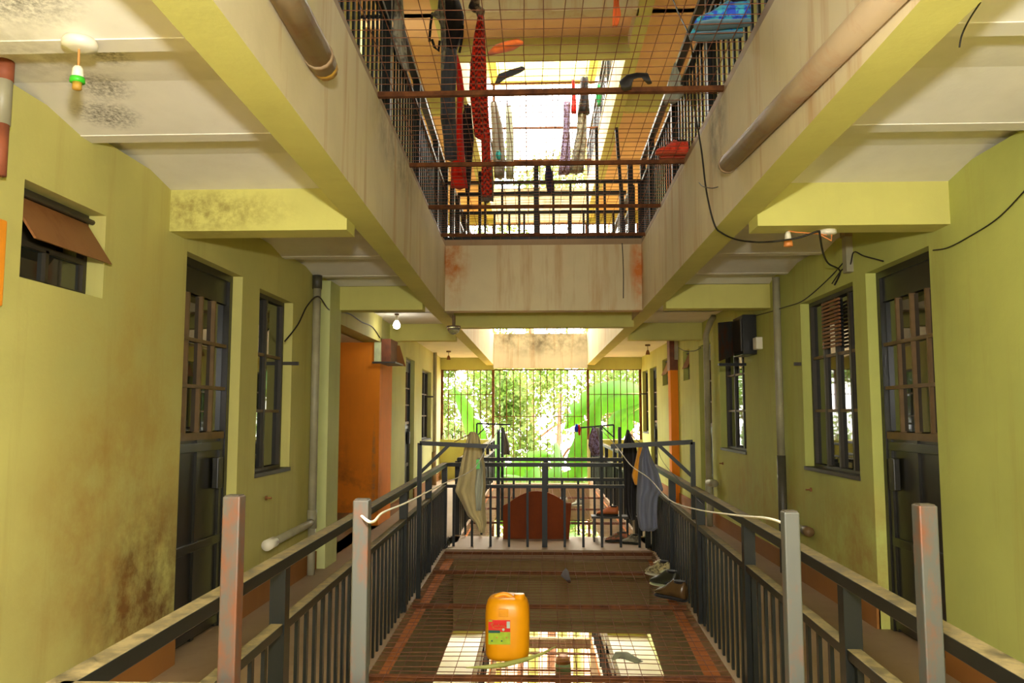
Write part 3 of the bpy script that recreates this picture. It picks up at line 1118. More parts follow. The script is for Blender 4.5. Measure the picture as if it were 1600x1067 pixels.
def bracket(label, A, armlen, z0, z1, drop, br, w=.035):
    """post beside the rail with a cantilever arm over the well and a diagonal brace"""
    x, y = A
    o = thing('clothesline_bracket', label, 'bracket', (x, y, z0), 'clothesline brackets on the railings')
    MB().bar((x, y, z0), (x, y, z1), w, w).build('upright', rail_mat, o)
    MB().bar((x, y, z1), (x + armlen, y, z1 - drop), w, w).build('arm', rail_mat, o)
    sg = 1 if armlen > 0 else -1
    MB().bar((x, y, z1 - br), (x + sg * br, y, z1 - drop * br / abs(armlen)), w * .75, w * .75).build('brace', rail_mat, o)
    return o


bracket('dark steel clothesline arm on the left railing behind the beige shirt rope', (rl(0, 6.7) + .06, 6.7), .66, 0.0, 1.265, .03, .25)
bracket('dark steel clothesline arm on the right railing holding the grey garment', (rr(0, 6.3) - .0, 6.3), -.63, 0.0, 1.29, .035, .27)
bracket('small clothesline arm over the far light well, left railing', (rl(0, 13.0) + .02, 13.0), .55, 0.0, 1.36, .02, .2, .025)
bracket('small clothesline arm over the far light well, right railing', (rr(0, 13.0) - .04, 13.0), -.55, 0.0, 1.34, .05, .2, .025)
for i, (px, pt, pb, Y, wd) in enumerate(((779, 671, 735, 10.05, 'left of the middle on the far bridge railing'), (939, 666, 720, 10.05, 'right of the middle on the far bridge railing'),
                                         (785, 668, 735, 11.6, 'slim, behind the beige shirt over the far well'), (968, 667, 720, 10.1, 'beside the black garment'))):
    a, b = at(px, pt, Y=Y), at(px, pb, Y=Y)
    o = thing('line_post', f'dark upright clothesline post {wd}', 'post', (a.x, a.y, 0), 'dark posts above the bridge railings')
    MB().box(a.x - .02, a.y - .02, 0.0, a.x + .02, a.y + .02, a.z).build('tube', rail_mat, o)
for (px, pt, Y, wd) in ((932, 200, 9.2, 'near the middle'), (963, 200, 9.25, 'leaning, right of the middle'), (750, 268, 9.25, 'left of the middle')):
    a = at(px, pt, Y=Y)
    o = thing('line_post', f'dark clothesline post above the upper bridge railing, {wd}', 'post', (a.x, a.y, H), 'dark posts above the bridge railings')
    MB().bar((a.x + (.08 if px == 963 else 0), a.y, H), (a.x, a.y, a.z), .035, .035).build('tube', rail_mat, o)


def rope(name, label, cat, pts, r, mat, sagn=0, n=10, group=None):
    """a line through 3-D points, smoothed"""
    P = [Vector(p) for p in pts]
    out = []
    for i in range(len(P) - 1):
        p0, p1, p2, p3 = P[max(i - 1, 0)], P[i], P[i + 1], P[min(i + 2, len(P) - 1)]
        for j in range(n):
            t = j / n
            out.append(.5 * ((2 * p1) + (p2 - p0) * t + (2 * p0 - 5 * p1 + 4 * p2 - p3) * t * t + (3 * p1 - p0 - 3 * p2 + p3) * t ** 3))
    out.append(P[-1])
    o = MB().tube(out, r, 5).build(name, mat, None, True)
    return tag(o, label, cat, group)


rope('clothesline_rope', 'white rope from the galvanised post to the left clothesline arm', 'rope',
     [(-.39, 1.72, 1.285), (-.37, 1.74, 1.27), at(600, 800, Y=2.4), at(640, 783, Y=3.2), at(690, 757, Y=4.6), at(740, 732, Y=6.0), (-.46, 6.7, 1.26), at(779, 672, Y=10.0)], .0034, rope_mat)
rope('clothesline_rope', 'white rope from the right galvanised post past the grey garment', 'rope',
     [(.517, 1.72, 1.265), at(1200, 810, Y=2.1), at(1150, 805, Y=2.9), at(1085, 795, Y=4.0), at(1045, 780, Y=4.8), at(1015, 748, Y=5.6), at(985, 726, Y=6.1), (.55, 6.3, 1.27), at(940, 672, Y=10.0)], .0034, rope_mat)
rope('thin_wire', 'thin drooping wire below the right clothesline arm', 'wire',
     [at(1027, 695, Y=6.3), at(1035, 720, Y=6.1), at(1065, 755, Y=5.4), at(1100, 790, Y=4.6)], .0018, black_cable)


# ------------------------------------------------------------------ hanging clothes
def cloth(name, label, rows, Y, mat, depth=.05, folds=5, amp=.25, lean=0.0, cat='clothes', group=None, seed=1, sub=3):
    rr_ = random.Random(seed)
    ph = rr_.uniform(0, 6)
    pts = []
    for i in range(len(rows) - 1):
        for j in range(sub):
            t = j / sub
            pts.append(tuple(lerp(rows[i][q], rows[i + 1][q], t) for q in range(3)))
    pts.append(tuple(rows[-1]))
    n = 28
    rings = []
    for i, (l, r, y) in enumerate(pts):
        f = i / max(1, len(pts) - 1)
        a, b = at(l, y, Y=Y + lean * f), at(r, y, Y=Y + lean * f)
        c = (a + b) / 2
        hw = (b - a).length / 2
        ring = []
        for j in range(n):
            th = 2 * math.pi * j / n
            fold = 1 + amp * math.sin(folds * th + ph + 2.2 * f) * min(1, f * 4 + .2)
            dp = min(depth, hw * .8 + .01)
            x = c.x + hw * math.cos(th)
            yy = c.y + dp * math.sin(th) * fold + .02 * math.sin(3 * math.cos(th) * 2 + ph + f * 3)
            zz = c.z + .012 * math.sin(5 * th + ph * 2) * (1 if 0 < i < len(pts) - 1 else .3)
            ring.append((x, yy, zz))
        rings.append(ring)
    o = MB().loft(rings).build(name, mat, None, True)
    return tag(o, label, cat, group)


beige = fabric('beige_cotton', rgb(196, 178, 128))
palegrey = fabric('pale_grey_cotton', rgb(172, 172, 150))
greyblue = fabric('grey_blue_cotton', rgb(96, 98, 112))
black_f = fabric('black_cotton', rgb(34, 30, 28))
mustard_f = fabric('mustard_cotton', rgb(215, 150, 40))
red_f = fabric('red_cotton', rgb(220, 36, 12))
red_check = fabric('red_black_check', rgb(222, 50, 18), rgb(96, 24, 12), 34, check=True)
charcoal = fabric('charcoal_denim', rgb(72, 74, 78))
greyf = fabric('grey_linen', rgb(150, 142, 118), rgb(95, 88, 74), 14)
purple_print = fabric('purple_print', rgb(150, 135, 170), rgb(90, 60, 60), 30)
orange_f = fabric('orange_rag', rgb(240, 120, 50))
navy_f = fabric('navy_rag', rgb(52, 50, 80))
teal_f = fabric('teal_rag', rgb(40, 150, 150))
green_f = fabric('green_rag', rgb(40, 150, 80))
taupe = fabric('taupe_cotton', rgb(120, 110, 96))

cloth('shirt', 'long beige shirt drying at the left clothesline arm', [(735, 742, 675), (730, 749, 683), (726, 753, 700), (720, 758, 727), (714, 759, 756), (711, 758, 768), (722, 758, 788), (729, 759, 803), (742, 760, 815), (750, 757, 832)], 7.1, beige, .07, 6, .35, seed=2)
cloth('cloth_strip', 'pale grey cloth pegged over the beige shirt', [(747, 750, 716), (745, 754, 730), (742, 755, 760), (744, 752, 797)], 6.95, palegrey, .03, 4, .3, seed=4)
o = MB().box(*(list(at(747, 727, Y=6.9) - Vector((.015, .01, .03))) + list(at(747, 727, Y=6.9) + Vector((.015, .01, .05))))).build('clothes_peg', green_plastic, None)
tag(o, 'bright green peg on the pale grey cloth', 'peg')
cloth('shirt', 'grey-blue garment hanging from the right clothesline arm', [(1005, 1013, 698), (1002, 1016, 708), (999, 1019, 717), (997, 1029, 739), (995, 1036, 764), (994, 1028, 775), (994, 1026, 800), (998, 1027, 823), (1003, 1018, 829)], 6.3, greyblue, .07, 6, .3, seed=7)
cloth('shirt', 'black garment drying behind the grey-blue one', [(980, 983, 672), (976, 988, 685), (974, 993, 693), (972, 997, 712), (974, 996, 740), (976, 992, 770), (978, 993, 800), (984, 994, 812)], 6.9, black_f, .06, 5, .3, seed=9)
cloth('cloth_strip', 'mustard yellow cloth between the black and grey-blue garments', [(998, 1003, 697), (993, 1004, 720), (987, 1000, 742), (992, 997, 757)], 6.36, mustard_f, .03, 4, .2, seed=3)
cloth('shirt', 'purple printed garment over the far light well', [(925, 928, 667), (921, 934, 680), (919, 938, 695), (925, 938, 712)], 13.0, purple_print, .06, seed=5)
cloth('shirt', 'dark brown cloth beside the purple printed garment', [(930, 936, 668), (931, 942, 690), (930, 943, 711)], 13.08, taupe, .05, seed=15)
cloth('shirt', 'taupe garment on the left arm over the far light well', [(784, 787, 668), (785, 791, 680), (787, 796, 695), (787, 797, 710)], 13.0, taupe, .05, seed=6)
cloth('rag', 'blue rag tied on the far right clothesline arm', [(899, 903, 663), (898, 904, 670), (899, 903, 675)], 13.0, plain('blue_rag', rgb(40, 70, 200), .9), .03, cat='rag')
cloth('rag', 'small red rag tied on the far right clothesline arm', [(903, 906, 664), (903, 908, 672), (904, 907, 680)], 12.99, red_f, .03, cat='rag')
cloth('shirt', 'black garment at the post above the far right parapet', [(979, 982, 672), (977, 988, 684), (975, 992, 694)], 10.1, black_f, .05, seed=12)
# washing on the storey above
UG = 'washing hanging above the overhead mesh'
cloth('backpack', 'black backpack hanging by one strap above the overhead mesh', [(686, 712, -14), (684, 720, 8), (683, 725, 25), (690, 724, 42), (694, 722, 56), (693, 712, 82)], 7.75, black_f, .11, 4, .2, cat='bag', seed=21)
bp = bpy.data.objects['backpack']
for pts in ([(676, 20), (673, 38), (671, 65)], [(723, 40), (722, 60), (718, 82)], [(675, 62), (679, 74), (685, 80), (687, 64)]):
    MB().tube([at(x, y, Y=7.7) for x, y in pts], .014, 5).build('strap', black_f, bp)
MB().prism([at(674, 22, Y=7.66), at(686, 12, Y=7.66), at(688, 32, Y=7.66)], (0, .02, 0)).build('side_flap', greyf, bp)
cloth('trousers', 'charcoal trousers hanging above the overhead mesh', [(692, 714, 80), (689, 714, 110), (688, 711, 150), (688, 712, 185), (692, 713, 213), (695, 714, 249)], 7.7, charcoal, .07, 4, .25, group=UG, seed=22)
cloth('towel', 'pale worn cloth strip between backpack and charcoal trousers', [(687, 695, -14), (688, 696, 40), (689, 697, 78), (689, 693, 108)], 7.6, greyf, .03, 3, .2, group=UG, seed=32)
cloth('trousers', 'plain red garment hanging beside the charcoal trousers', [(713, 715, 85), (712, 722, 110), (714, 726, 145), (713, 723, 168), (712, 723, 200), (705, 726, 245), (704, 728, 268), (704, 731, 293)], 7.8, red_f, .06, 4, .3, group=UG, seed=23)
cloth('trousers', 'black narrow garment between the red and the checked cloth', [(726, 736, 165), (722, 738, 190), (724, 741, 220), (727, 738, 250), (726, 736, 280), (727, 733, 306)], 7.9, black_f, .05, 4, .3, group=UG, seed=24)
cloth('dress', 'long red and black checked cloth hanging above the overhead mesh', [(746, 757, 26), (740, 758, 60), (735, 760, 100), (733, 761, 140), (736, 763, 165), (741, 766, 212), (752, 766, 218), (753, 767, 250), (752, 770, 290), (753, 769, 306)], 7.75, red_check, .07, 5, .25, group=UG, seed=25)
cloth('trousers', 'grey tail of cloth below the red checked cloth', [(756, 770, 255), (751, 772, 290), (751, 771, 314)], 7.85, taupe, .06, 4, .2, group=UG, seed=26)
cloth('towel', 'knotted beige cloth and dark bundle atop the checked cloth', [(742, 750, -14), (732, 750, 12), (744, 758, 18), (748, 754, 36)], 7.8, fabric('brown_bundle', rgb(60, 48, 42), rgb(150, 125, 95), 9), .07, 4, .3, group=UG, seed=27)
cloth('trousers', 'grey linen trousers over the left overhead railing', [(616, 628, -14), (614, 631, 30), (613, 633, 60), (621, 636, 90), (632, 640, 110)], 5.1, greyf, .05, 4, .3, group=UG, seed=28)
cloth('towel', 'pale towel hanging over the right overhead railing', [(1053, 1056, 100), (1046, 1064, 122), (1040, 1068, 148), (1038, 1058, 160)], 6.4, palegrey, .04, 4, .3, group=UG, seed=29)
cloth('rag', 'orange-red rag hanging at the top edge above the mesh', [(959, 968, -12), (958, 967, 10), (957, 970, 24), (957, 966, 40)], 5.0, orange_f, .02, 4, .3, cat='rag', seed=30)
FG = 'washing over the far light well of the upper storeys'
cloth('shirt', 'grey patterned garment over the far upper well', [(880, 892, 160), (880, 890, 200), (876, 892, 240), (872, 890, 272)], 14.0, purple_print, .08, group=FG, seed=41)
cloth('trousers', 'off-white trousers over the far upper well', [(903, 915, 165), (901, 917, 205), (895, 915, 235), (888, 912, 270)], 14.05, greyf, .08, group=FG, seed=42)
cloth('shirt', 'black garment above the off-white trousers', [(907, 919, 122), (906, 920, 150), (903, 922, 178)], 14.0, black_f, .08, group=FG, seed=43)
cloth('shirt', 'red cloth beside the black garment on the far upper well', [(893, 898, 125), (894, 900, 150), (893, 901, 177)], 14.0, red_f, .05, group=FG, seed=44)
cloth('rag', 'green cloth near the white pillar of the far upper well', [(933, 938, 133), (931, 940, 150), (934, 938, 166)], 14.0, green_f, .05, group=FG, seed=45)
cloth('trousers', 'taupe trousers over the left of the far upper well', [(766, 776, 160), (768, 786, 200), (770, 790, 250), (772, 788, 278)], 13.2, taupe, .08, group=FG, seed=46)
cloth('shirt', 'light grey garment over the left of the far upper well', [(790, 800, 166), (791, 803, 230), (790, 803, 278)], 13.2, palegrey, .08, group=FG, seed=47)
cloth('rag', 'small teal rag low on the left of the far upper well', [(776, 782, 236), (774, 784, 244), (778, 782, 249)], 12.6, teal_f, .05, cat='rag', group=FG, seed=48)
cloth('rag', 'navy rag hanging beside the upper middle post', [(853, 858, 252), (851, 865, 275), (855, 863, 300)], 9.13, navy_f, .02, 3, .2, cat='rag', seed=49)

# things lying on the overhead mesh


def lying(name, label, px, py, z, mat, cat, path, r, flat=.5):
    """soft thing lying along a px path on a level surface"""
    P = [at(x, y, z=z) for x, y in path]
    n = 10
    rings = []
    for i, p in enumerate(P):
        d = (P[min(i + 1, len(P) - 1)] - P[max(i - 1, 0)]).normalized()
        sd = d.cross(Vector((0, 0, 1))).normalized()
        rr_ = r[i] if isinstance(r, (list, tuple)) else r
        rings.append([p + sd * rr_ * math.cos(2 * math.pi * j / n) + Vector((0, 0, rr_ * flat * (1 + math.sin(2 * math.pi * j / n)))) for j in range(n)])
    o = MB().loft(rings).build(name, mat, None, True)
    return tag(o, label, cat)


lying('sock', 'black sock folded over the overhead support bar', 0, 0, H - .075, black_f, 'sock', [(979, 142), (978, 133), (985, 124), (996, 121), (1007, 121), (1015, 132)], [.03, .04, .03, .026, .026, .015])
lying('sock', 'dark grey sock lying on the overhead mesh', 0, 0, H + .01, charcoal, 'sock', [(776, 132), (785, 123), (798, 118), (808, 114), (817, 109)], [.012, .032, .03, .028, .02])
lying('rag', 'orange cloth lying on the overhead mesh', 0, 0, H + .01, orange_f, 'rag', [(764, 86), (778, 82), (795, 78), (812, 69), (817, 67)], [.015, .04, .045, .03, .01])


def shoe(name, label, toe, heel, z, upper, sole, flip=1, size=1.0, laces=None, roll=0, gap=0.0):
    """a low shoe built along toe -> heel on a level surface"""
    T, Hh = Vector((toe[0], toe[1], z)), Vector((heel[0], heel[1], z))
    d = (Hh - T)
    L = d.length
    d.normalize()
    sd = d.cross(Vector((0, 0, 1))).normalized()
    o = thing(name, label, 'shoe', (T + Hh) / 2)
    prof = [(0.0, .018, .02), (.05, .034, .045), (.15, .045, .058), (.3, .05, .07), (.45, .046, .095), (.6, .04, .12), (.75, .038, .115), (.9, .038, .12), (.98, .03, .115), (1.0, .016, .10)]

    def ring(t, hw, z0, z1, n=14):
        c = T + d * (t * L)
        out = []
        for j in range(n):
            th = 2 * math.pi * j / n
            cx, sx = math.cos(th), math.sin(th)
            out.append(c + sd * hw * size * cx * (1 if sx < .2 else .85 - .25 * max(0, sx - .2)) + Vector((0, 0, lerp(z0, z1, (sx + 1) / 2))))
        return out
    MB().loft([ring(t, hw, .018, hh * size) for t, hw, hh in prof]).build('upper', upper, o, True)
    MB().loft([ring(t, hw * 1.08, 0, .026) for t, hw, hh in prof]).build('sole', sole, o, True)
    c = T + d * (.8 * L)
    MB().loft([[c + d * (.16 * L * math.cos(q)) + sd * .028 * size * math.sin(q) + Vector((0, 0, (.118 if i else .104) * size)) for q in [2 * math.pi * j / 12 for j in range(12)]] for i in range(2)]).build('collar', black_f, o)
    for i in range(3):
        c = T + d * ((.38 + .09 * i) * L) + Vector((0, 0, (.092 + .012 * i) * size))
        MB().bar(c - sd * .022, c + sd * .022, .008, .006).build('lace', laces or sole, o)
    return o


blue_up = fabric('blue_shoe_print', rgb(70, 170, 190), rgb(50, 80, 190), 22)
blue_sole = plain('grey_blue_sole', rgb(95, 125, 135), .6)
coral_up = fabric('coral_knit', rgb(245, 80, 50), rgb(200, 60, 40), 30)
coral_sole = plain('coral_sole', rgb(200, 80, 45), .6)
zz = H + .01
a, b = at(1086, 40, z=zz), at(1178, 28, z=zz)
shoe('shoe', 'blue printed shoe farther in on the overhead mesh', (a.x, a.y + .03), (a.x + .29, a.y + .0), zz, blue_up, blue_sole, size=1.15)
shoe('shoe', 'second blue printed shoe, nearer the right overhead rail', (a.x + .0, a.y + .15), (a.x + .28, a.y + .13), zz, blue_up, blue_sole, size=1.15)
a = at(1024, 242, z=zz)
shoe('shoe', 'coral red shoe on the overhead mesh, its toe to the wall', (a.x, a.y), (a.x + .26, a.y + .02), zz, coral_up, coral_sole)
shoe('shoe', 'second coral red shoe lying half behind the first', (a.x + .05, a.y + .14), (a.x + .27, a.y + .13), zz, coral_up, coral_sole)

# ------------------------------------------------------------------ jerrycan
jx, jy = -.232, 5.14
o = thing('jerrycan', 'yellow plastic jerrycan with a red and green label on the wire mesh', 'jerrycan', (jx, jy, 0))


def rrect(cx, cy, hx, hy, r, z, n=5):
    out = []
    for (sx, sy, a0) in ((1, 1, 0), (-1, 1, 90), (-1, -1, 180), (1, -1, 270)):
        for i in range(n):
            a = math.radians(a0 + 90 * i / (n - 1))
            out.append((cx + sx * (hx - r) + r * math.cos(a), cy + sy * (hy - r) + r * math.sin(a), z))
    return out


prof = [(.112, .0), (.128, .008), (.134, .03), (.137, .1), (.137, .27), (.134, .31), (.126, .34), (.112, .362), (.10, .37)]
MB().loft([rrect(jx, jy, hw, hw * .92, min(.085, hw * .8), z) for hw, z in prof]).build('body', can_mat, o, True)
hn = []
for i in range(9):
    t = i / 8
    hn.append((jx - .085 + .12 * t, jy - .03, .362 + .024 * math.sin(math.pi * min(1, max(0, t)))))
MB().tube(hn, .014, 8).build('handle', can_mat, o, True)
MB().lathe([(.034, .36), (.034, .386), (.03, .392), (.001, .392)], (jx + .075, jy - .045, 0), 16).build('cap', can_mat, o)
MB().box(jx - .05, jy - .131, .272, jx + .01, jy - .118, .318).build('moulded_panel', can_mat, o, bevel=.003)
lab_red = plain('label_red', rgb(228, 30, 14), .4, var=.05)
lab_green = plain('label_green', rgb(168, 196, 40), .4, var=.1, scale=30)
lab_teal = plain('label_teal', rgb(30, 88, 72), .4)
lab_white = plain('label_white', rgb(200, 215, 200), .4)
lab_gold = plain('label_gold', rgb(205, 130, 45), .4)
yf = jy - .137 * .92 - .0022


def lab(x0, z0, x1, z1, mat, name, off=0.0, dz=-.012):
    q = [(x0, z0), (x1, z0 + dz * (x1 - x0) / .13), (x1, z1 + dz * (x1 - x0) / .13), (x0, z1)]
    mb = MB()
    mb.hexa([(jx + a_, yf - off, b_) for a_, b_ in q] + [(jx + a_, yf - off - .0012, b_) for a_, b_ in q])
    return mb.build(name, mat, L_)


L_ = MB().box(jx - .112, yf, .11, jx + .022, yf + .004, .252).build('label', lab_white, o)
lab(-.112, .175, .022, .252, lab_red, 'red_field', 0, 0)
lab(-.112, .108, .022, .182, lab_green, 'green_field', .0012, 0)
lab(-.112, .176, -.04, .192, lab_teal, 'teal_band', .0024, 0)
lab(.000, .205, .020, .245, lab_white, 'white_square', .0024, 0)
lab(-.110, .243, -.088, .250, lab_green, 'corner_tab', .0024, 0)
wv = [(-.095, .222), (-.09, .234), (-.083, .236), (-.085, .226), (-.09, .217), (-.08, .21), (-.07, .222), (-.066, .213), (-.06, .222), (-.056, .213), (-.048, .23), (-.047, .214),
      (-.04, .222), (-.036, .213), (-.028, .222), (-.024, .212), (-.016, .22), (-.012, .21)]
MB().tube([(jx + a_, yf - .004, b_) for a_, b_ in wv], .0022, 5).build('gold_script', lab_gold, L_)
MB().tube([(jx + a_, yf - .004, b_) for a_, b_ in ((-.09, .208), (-.06, .2), (-.02, .203), (.0, .212), (-.002, .232))], .0014, 5).build('gold_swash', lab_gold, L_)
m_ = MB()
m_.loft([[(jx - .02 + r_ * math.cos(q), yf - .004 - d_, .197 + r_ * math.sin(q)) for q in [2 * math.pi * j / 12 for j in range(12)]] for r_, d_ in ((.008, 0), (.008, .001))])
m_.build('white_dot', lab_white, L_)
for i in range(4):
    lab(-.095 + .03 * i, .125 + (i % 2) * .02, -.085 + .03 * i, .133 + (i % 2) * .02, lab_gold if i % 2 else lab_teal, 'printed_mark', .0024, 0)

# banana leaf stalk, rags and shoes on the floor mesh
stalk = plain('pale_green_stalk', rgb(178, 182, 96), .5, var=.15)
o = MB().tube([at(728, 1043, z=.02), at(760, 1042, z=.025), at(790, 1038, z=.03), at(822, 1030, z=.035), at(848, 1021, z=.05), at(868, 1010, z=.08)], [.003, .012, .016, .014, .009, .004], 8).build('leaf_stalk', stalk, None, True)
tag(o, 'pale green leaf stalk lying in front of the yellow jerrycan', 'stalk')
o = lying('rag', 'crumpled grey-green cloth on the floor mesh', 0, 0, .006, fabric('grey_green_rag', rgb(128, 128, 104)), 'rag', [(958, 1031), (966, 1027), (976, 1028), (986, 1032), (996, 1036), (1003, 1034)], [.012, .04, .045, .035, .035, .01], .4)
o = lying('rag', 'small dark maroon rag on a rusty support bar', 0, 0, .006, fabric('maroon_rag', rgb(62, 34, 26)), 'rag', [(884, 888), (884, 895), (883, 902), (888, 908), (890, 911)], [.006, .03, .04, .022, .012], .4)

white_knit = fabric('off_white_knit', rgb(205, 190, 140), rgb(110, 100, 70), 40)
olive_dark = plain('dark_olive_leather', rgb(44, 44, 32), .5)
cream_pipe = plain('cream_piping', rgb(200, 205, 165), .6)
brown_leather = plain('brown_shiny_leather', rgb(92, 68, 40), .25)
shoe('shoe', 'off-white knitted shoe on the pile by the right railing', (.97, 7.78), (1.14, 7.55), .005, white_knit, white_plastic, size=1.3)
shoe('shoe', 'dark olive shoe with pale piping on the pile by the right railing', (.95, 7.32), (1.14, 7.08), .005, olive_dark, cream_pipe, size=1.3, laces=cream_pipe)
shoe('shoe', 'brown shiny shoe in front of the pile by the right railing', (.93, 6.86), (1.13, 6.62), .005, brown_leather, black_f, size=1.35)

# chain and padlock at the left end of the bridge railing
o = thing('chain', 'dark chain with padlock at the left end of the bridge railing', 'chain', at(704, 860, Y=9.2))
for i in range(7):
    p = at(700 + 4 * math.sin(i * 1.3), 842 + i * 3.6, Y=9.16)
    m_ = MB()
    ax = i % 2
    m_.tube([p + Vector(((.018 * math.cos(q)) * (1 if ax else .3), .018 * math.cos(q) * (0.3 if ax else 1), .024 * math.sin(q))) for q in [2 * math.pi * j / 8 for j in range(9)]], .005, 5)
    m_.build('link', black_door, o)
p = at(707, 866, Y=9.14)
MB().box(p.x - .03, p.y - .012, p.z - .03, p.x + .03, p.y + .012, p.z + .02).build('padlock', black_door, o, bevel=.004)

# brown arched board and bits on the bridge
Yb = 9.85
out = [Vector((at(786, 822, Y=Yb).x, Yb, .004))]
for t in range(13):
    x = lerp(786, 893, t / 12)
    y = 795 - 28 * math.sin(math.pi * (t / 12)) ** .8
    if 0 < t < 12:
        out.append(at(x, y, Y=Yb))
    elif t == 0:
        out.append(at(x, 790, Y=Yb))
    else:
        out.append(at(x, 786, Y=Yb))
out.append(Vector((at(889, 822, Y=Yb).x, Yb, .004)))
o = MB().prism(out, (0, .03, 0)).build('headboard', wood_board, None)
tag(o, 'arched brown wooden board leaning behind the bridge railing', 'board')
shoe('shoe', 'orange-brown shoe on the bridge beside the hanging black garment', (.62, 9.75), (.88, 9.72), 0.3, plain('tan_leather', rgb(190, 100, 40), .5), olive_dark)
shoe('shoe', 'pink and grey shoe on the bridge under the grey garment', (.72, 9.72), (.98, 9.69), .0, fabric('pink_grey', rgb(190, 120, 90), rgb(100, 90, 70), 18), olive_dark)
shoe('shoe', 'grey trainer on the bridge next to the pink and grey shoe', (.9, 9.6), (1.1, 9.5), .0, greyf, olive_dark)
o = thing('shoe_shelf', 'low dark shelf on the bridge holding the orange-brown shoe', 'shelf', (.8, 9.75, 0))
MB().box(.56, 9.66, .275, 1.1, 9.86, .3).build('board', frame_dark, o)
for x in (.58, 1.07):
    MB().box(x, 9.68, 0, x + .02, 9.84, .275).build('leg', frame_dark, o)
q = at(873, 737, Y=13.0)
shoe('slipper', 'white slipper lying on the far floor mesh', (q.x - .05, 13.6), (q.x + .15, 13.7), .01, white_plastic, white_plastic)
shoe('slipper', 'second white slipper with dark toe on the far floor mesh', (q.x + .2, 13.3), (q.x + .42, 13.35), .01, palegrey, white_plastic)

# ------------------------------------------------------------------ clothes lines that carry the washing
line_mat = plain('tan_line', rgb(150, 128, 92), .8)


def line(label, a, b, sag=.03, r=.0022, mat=None):
    a, b = Vector(a), Vector(b)
    pts = [a.lerp(b, i / 8) - Vector((0, 0, sag * math.sin(math.pi * i / 8))) for i in range(9)]
    o = MB().tube(pts, r, 5).build('washing_line', mat or line_mat, None, True)
    return tag(o, label, 'washing line', 'washing lines across the light wells')


z77 = at(700, -8, Y=7.75).z
line('washing line above the overhead mesh carrying backpack and checked cloth', (xl(2, 7.75) - .02, 7.75, z77), (xr(2, 7.75) + .02, 7.75, z77), .02)
z77 = at(713, 86, Y=7.8).z
line('lower washing line carrying the red garment above the overhead mesh', (rl(1, 7.8), 7.8, z77), (at(775, 95, Y=7.8).x, 7.8, z77 + .1), .02)
zq = at(890, 163, Y=14).z
line('washing line over the far upper well', (xl(2, 14), 14.02, zq), (xr(2, 14), 14.02, zq), .02)
zq = at(910, 125, Y=14).z
line('highest washing line over the far upper well', (xl(2, 14), 14.0, zq), (xr(2, 14), 14.0, zq), .02)
zq = at(780, 163, Y=13.2).z
line('second washing line over the far upper well', (xl(2, 13.2), 13.2, zq), (xr(2, 13.2), 13.2, zq), .02)
line('short line from the left arm carrying the beige shirt', (-.75, 6.7, 1.275), (at(739, 675, Y=7.1).x, 7.12, at(739, 676, Y=7.1).z), 0, .004)
line('short line behind the right arm carrying the black garment', (.75, 6.3, 1.28), (at(981, 673, Y=6.9).x, 7.0, at(981, 673, Y=6.9).z), 0, .004)

# ------------------------------------------------------------------ pipes


def pipe(label, segs, cat='pipe', group=None, name='drain_pipe'):
    """segs: list of (points, radius, material, part name)"""
    o = thing(name, label, cat, segs[0][0][0], group)
    for pts, r, mt, pn in segs:
        MB().tube(pts, r, 14).build(pn, mt, o, True)
    return o


e = at(505, 100, X=xl(1, 3.4) + .062)
s_ = Vector((xl(1, 1.7) + .062, 1.65, e.z + .02))
pipe('thick cream stained pipe along the left overhead beam', [([s_, e], .056, pipe_paint, 'tube'), ([e, e + (e - s_).normalized() * .05], .052, pipe_cap, 'end_plug')] +
     [([e.lerp(s_, t), e.lerp(s_, t) + (e - s_).normalized() * .03], .060, pipe_paint, 'collar') for t in (.06, .5)])
e = at(1138, 255, X=xr(1, 5.2) - .05)
s_ = at(1420, -40, X=xr(1, 2.2) - .05)
pipe('thick stained pipe sloping along the right overhead beam', [([s_, e], .05, pipe_paint, 'tube'), ([e, e + (e - s_).normalized() * .03], .053, pipe_paint, 'collar')])
xp = -2.2
pipe('grey drainpipe between the narrow window and the pilaster, left wall', [
    ([(xp, 7.62, .5), (xp, 7.62, 2.85)], .038, pvc_mat, 'riser'),
    ([(xp, 7.62, .5), (xp, 7.55, .485), (xp, 6.55, .47)], .034, pvc_mat, 'outlet'),
    ([(xp, 6.55, .47), (xp, 6.38, .468)], .045, white_plastic, 'socket'),
    ([(xp, 7.62, .43), (xp, 7.62, .6)], .046, pvc_mat, 'elbow'), ([(xp, 7.62, 0.0), (xp, 7.62, .43)], .036, pvc_mat, 'foot'), ([(xp, 7.62, 2.72), (xp, 7.62, 2.85)], .046, pvc_black, 'collar')], group='drainpipes')
pipe('grey drainpipe with a black lower half between the two windows, right wall', [
    ([(2.29, 7.9, 1.09), (2.29, 7.9, 2.85)], .036, pvc_mat, 'riser'),
    ([(2.29, 7.9, 0), (2.29, 7.9, 1.11)], .041, pvc_black, 'lower_tube'),
    ([(2.29, 7.88, .49), (2.29, 7.25, .49)], .03, pvc_mat, 'outlet'), ([(2.29, 7.25, .49), (2.29, 7.13, .49)], .042, frame_brown, 'socket')], group='drainpipes')
pipe('drainpipe with bent top and spout beside the middle door, right wall', [
    ([(2.30, 10.85, 2.82), (2.28, 10.95, 2.78), (2.24, 11.1, 2.6), (2.24, 11.12, .62)], .04, pvc_mat, 'riser'),
    ([(2.24, 11.12, .62), (2.24, 11.12, .35)], .05, pvc_mat, 'elbow'), ([(2.24, 11.12, .58), (2.24, 10.75, .6)], .05, pvc_mat, 'spout'),
    ([(2.24, 11.12, .35), (2.24, 11.12, 0)], .04, pvc_mat, 'foot')], group='drainpipes')
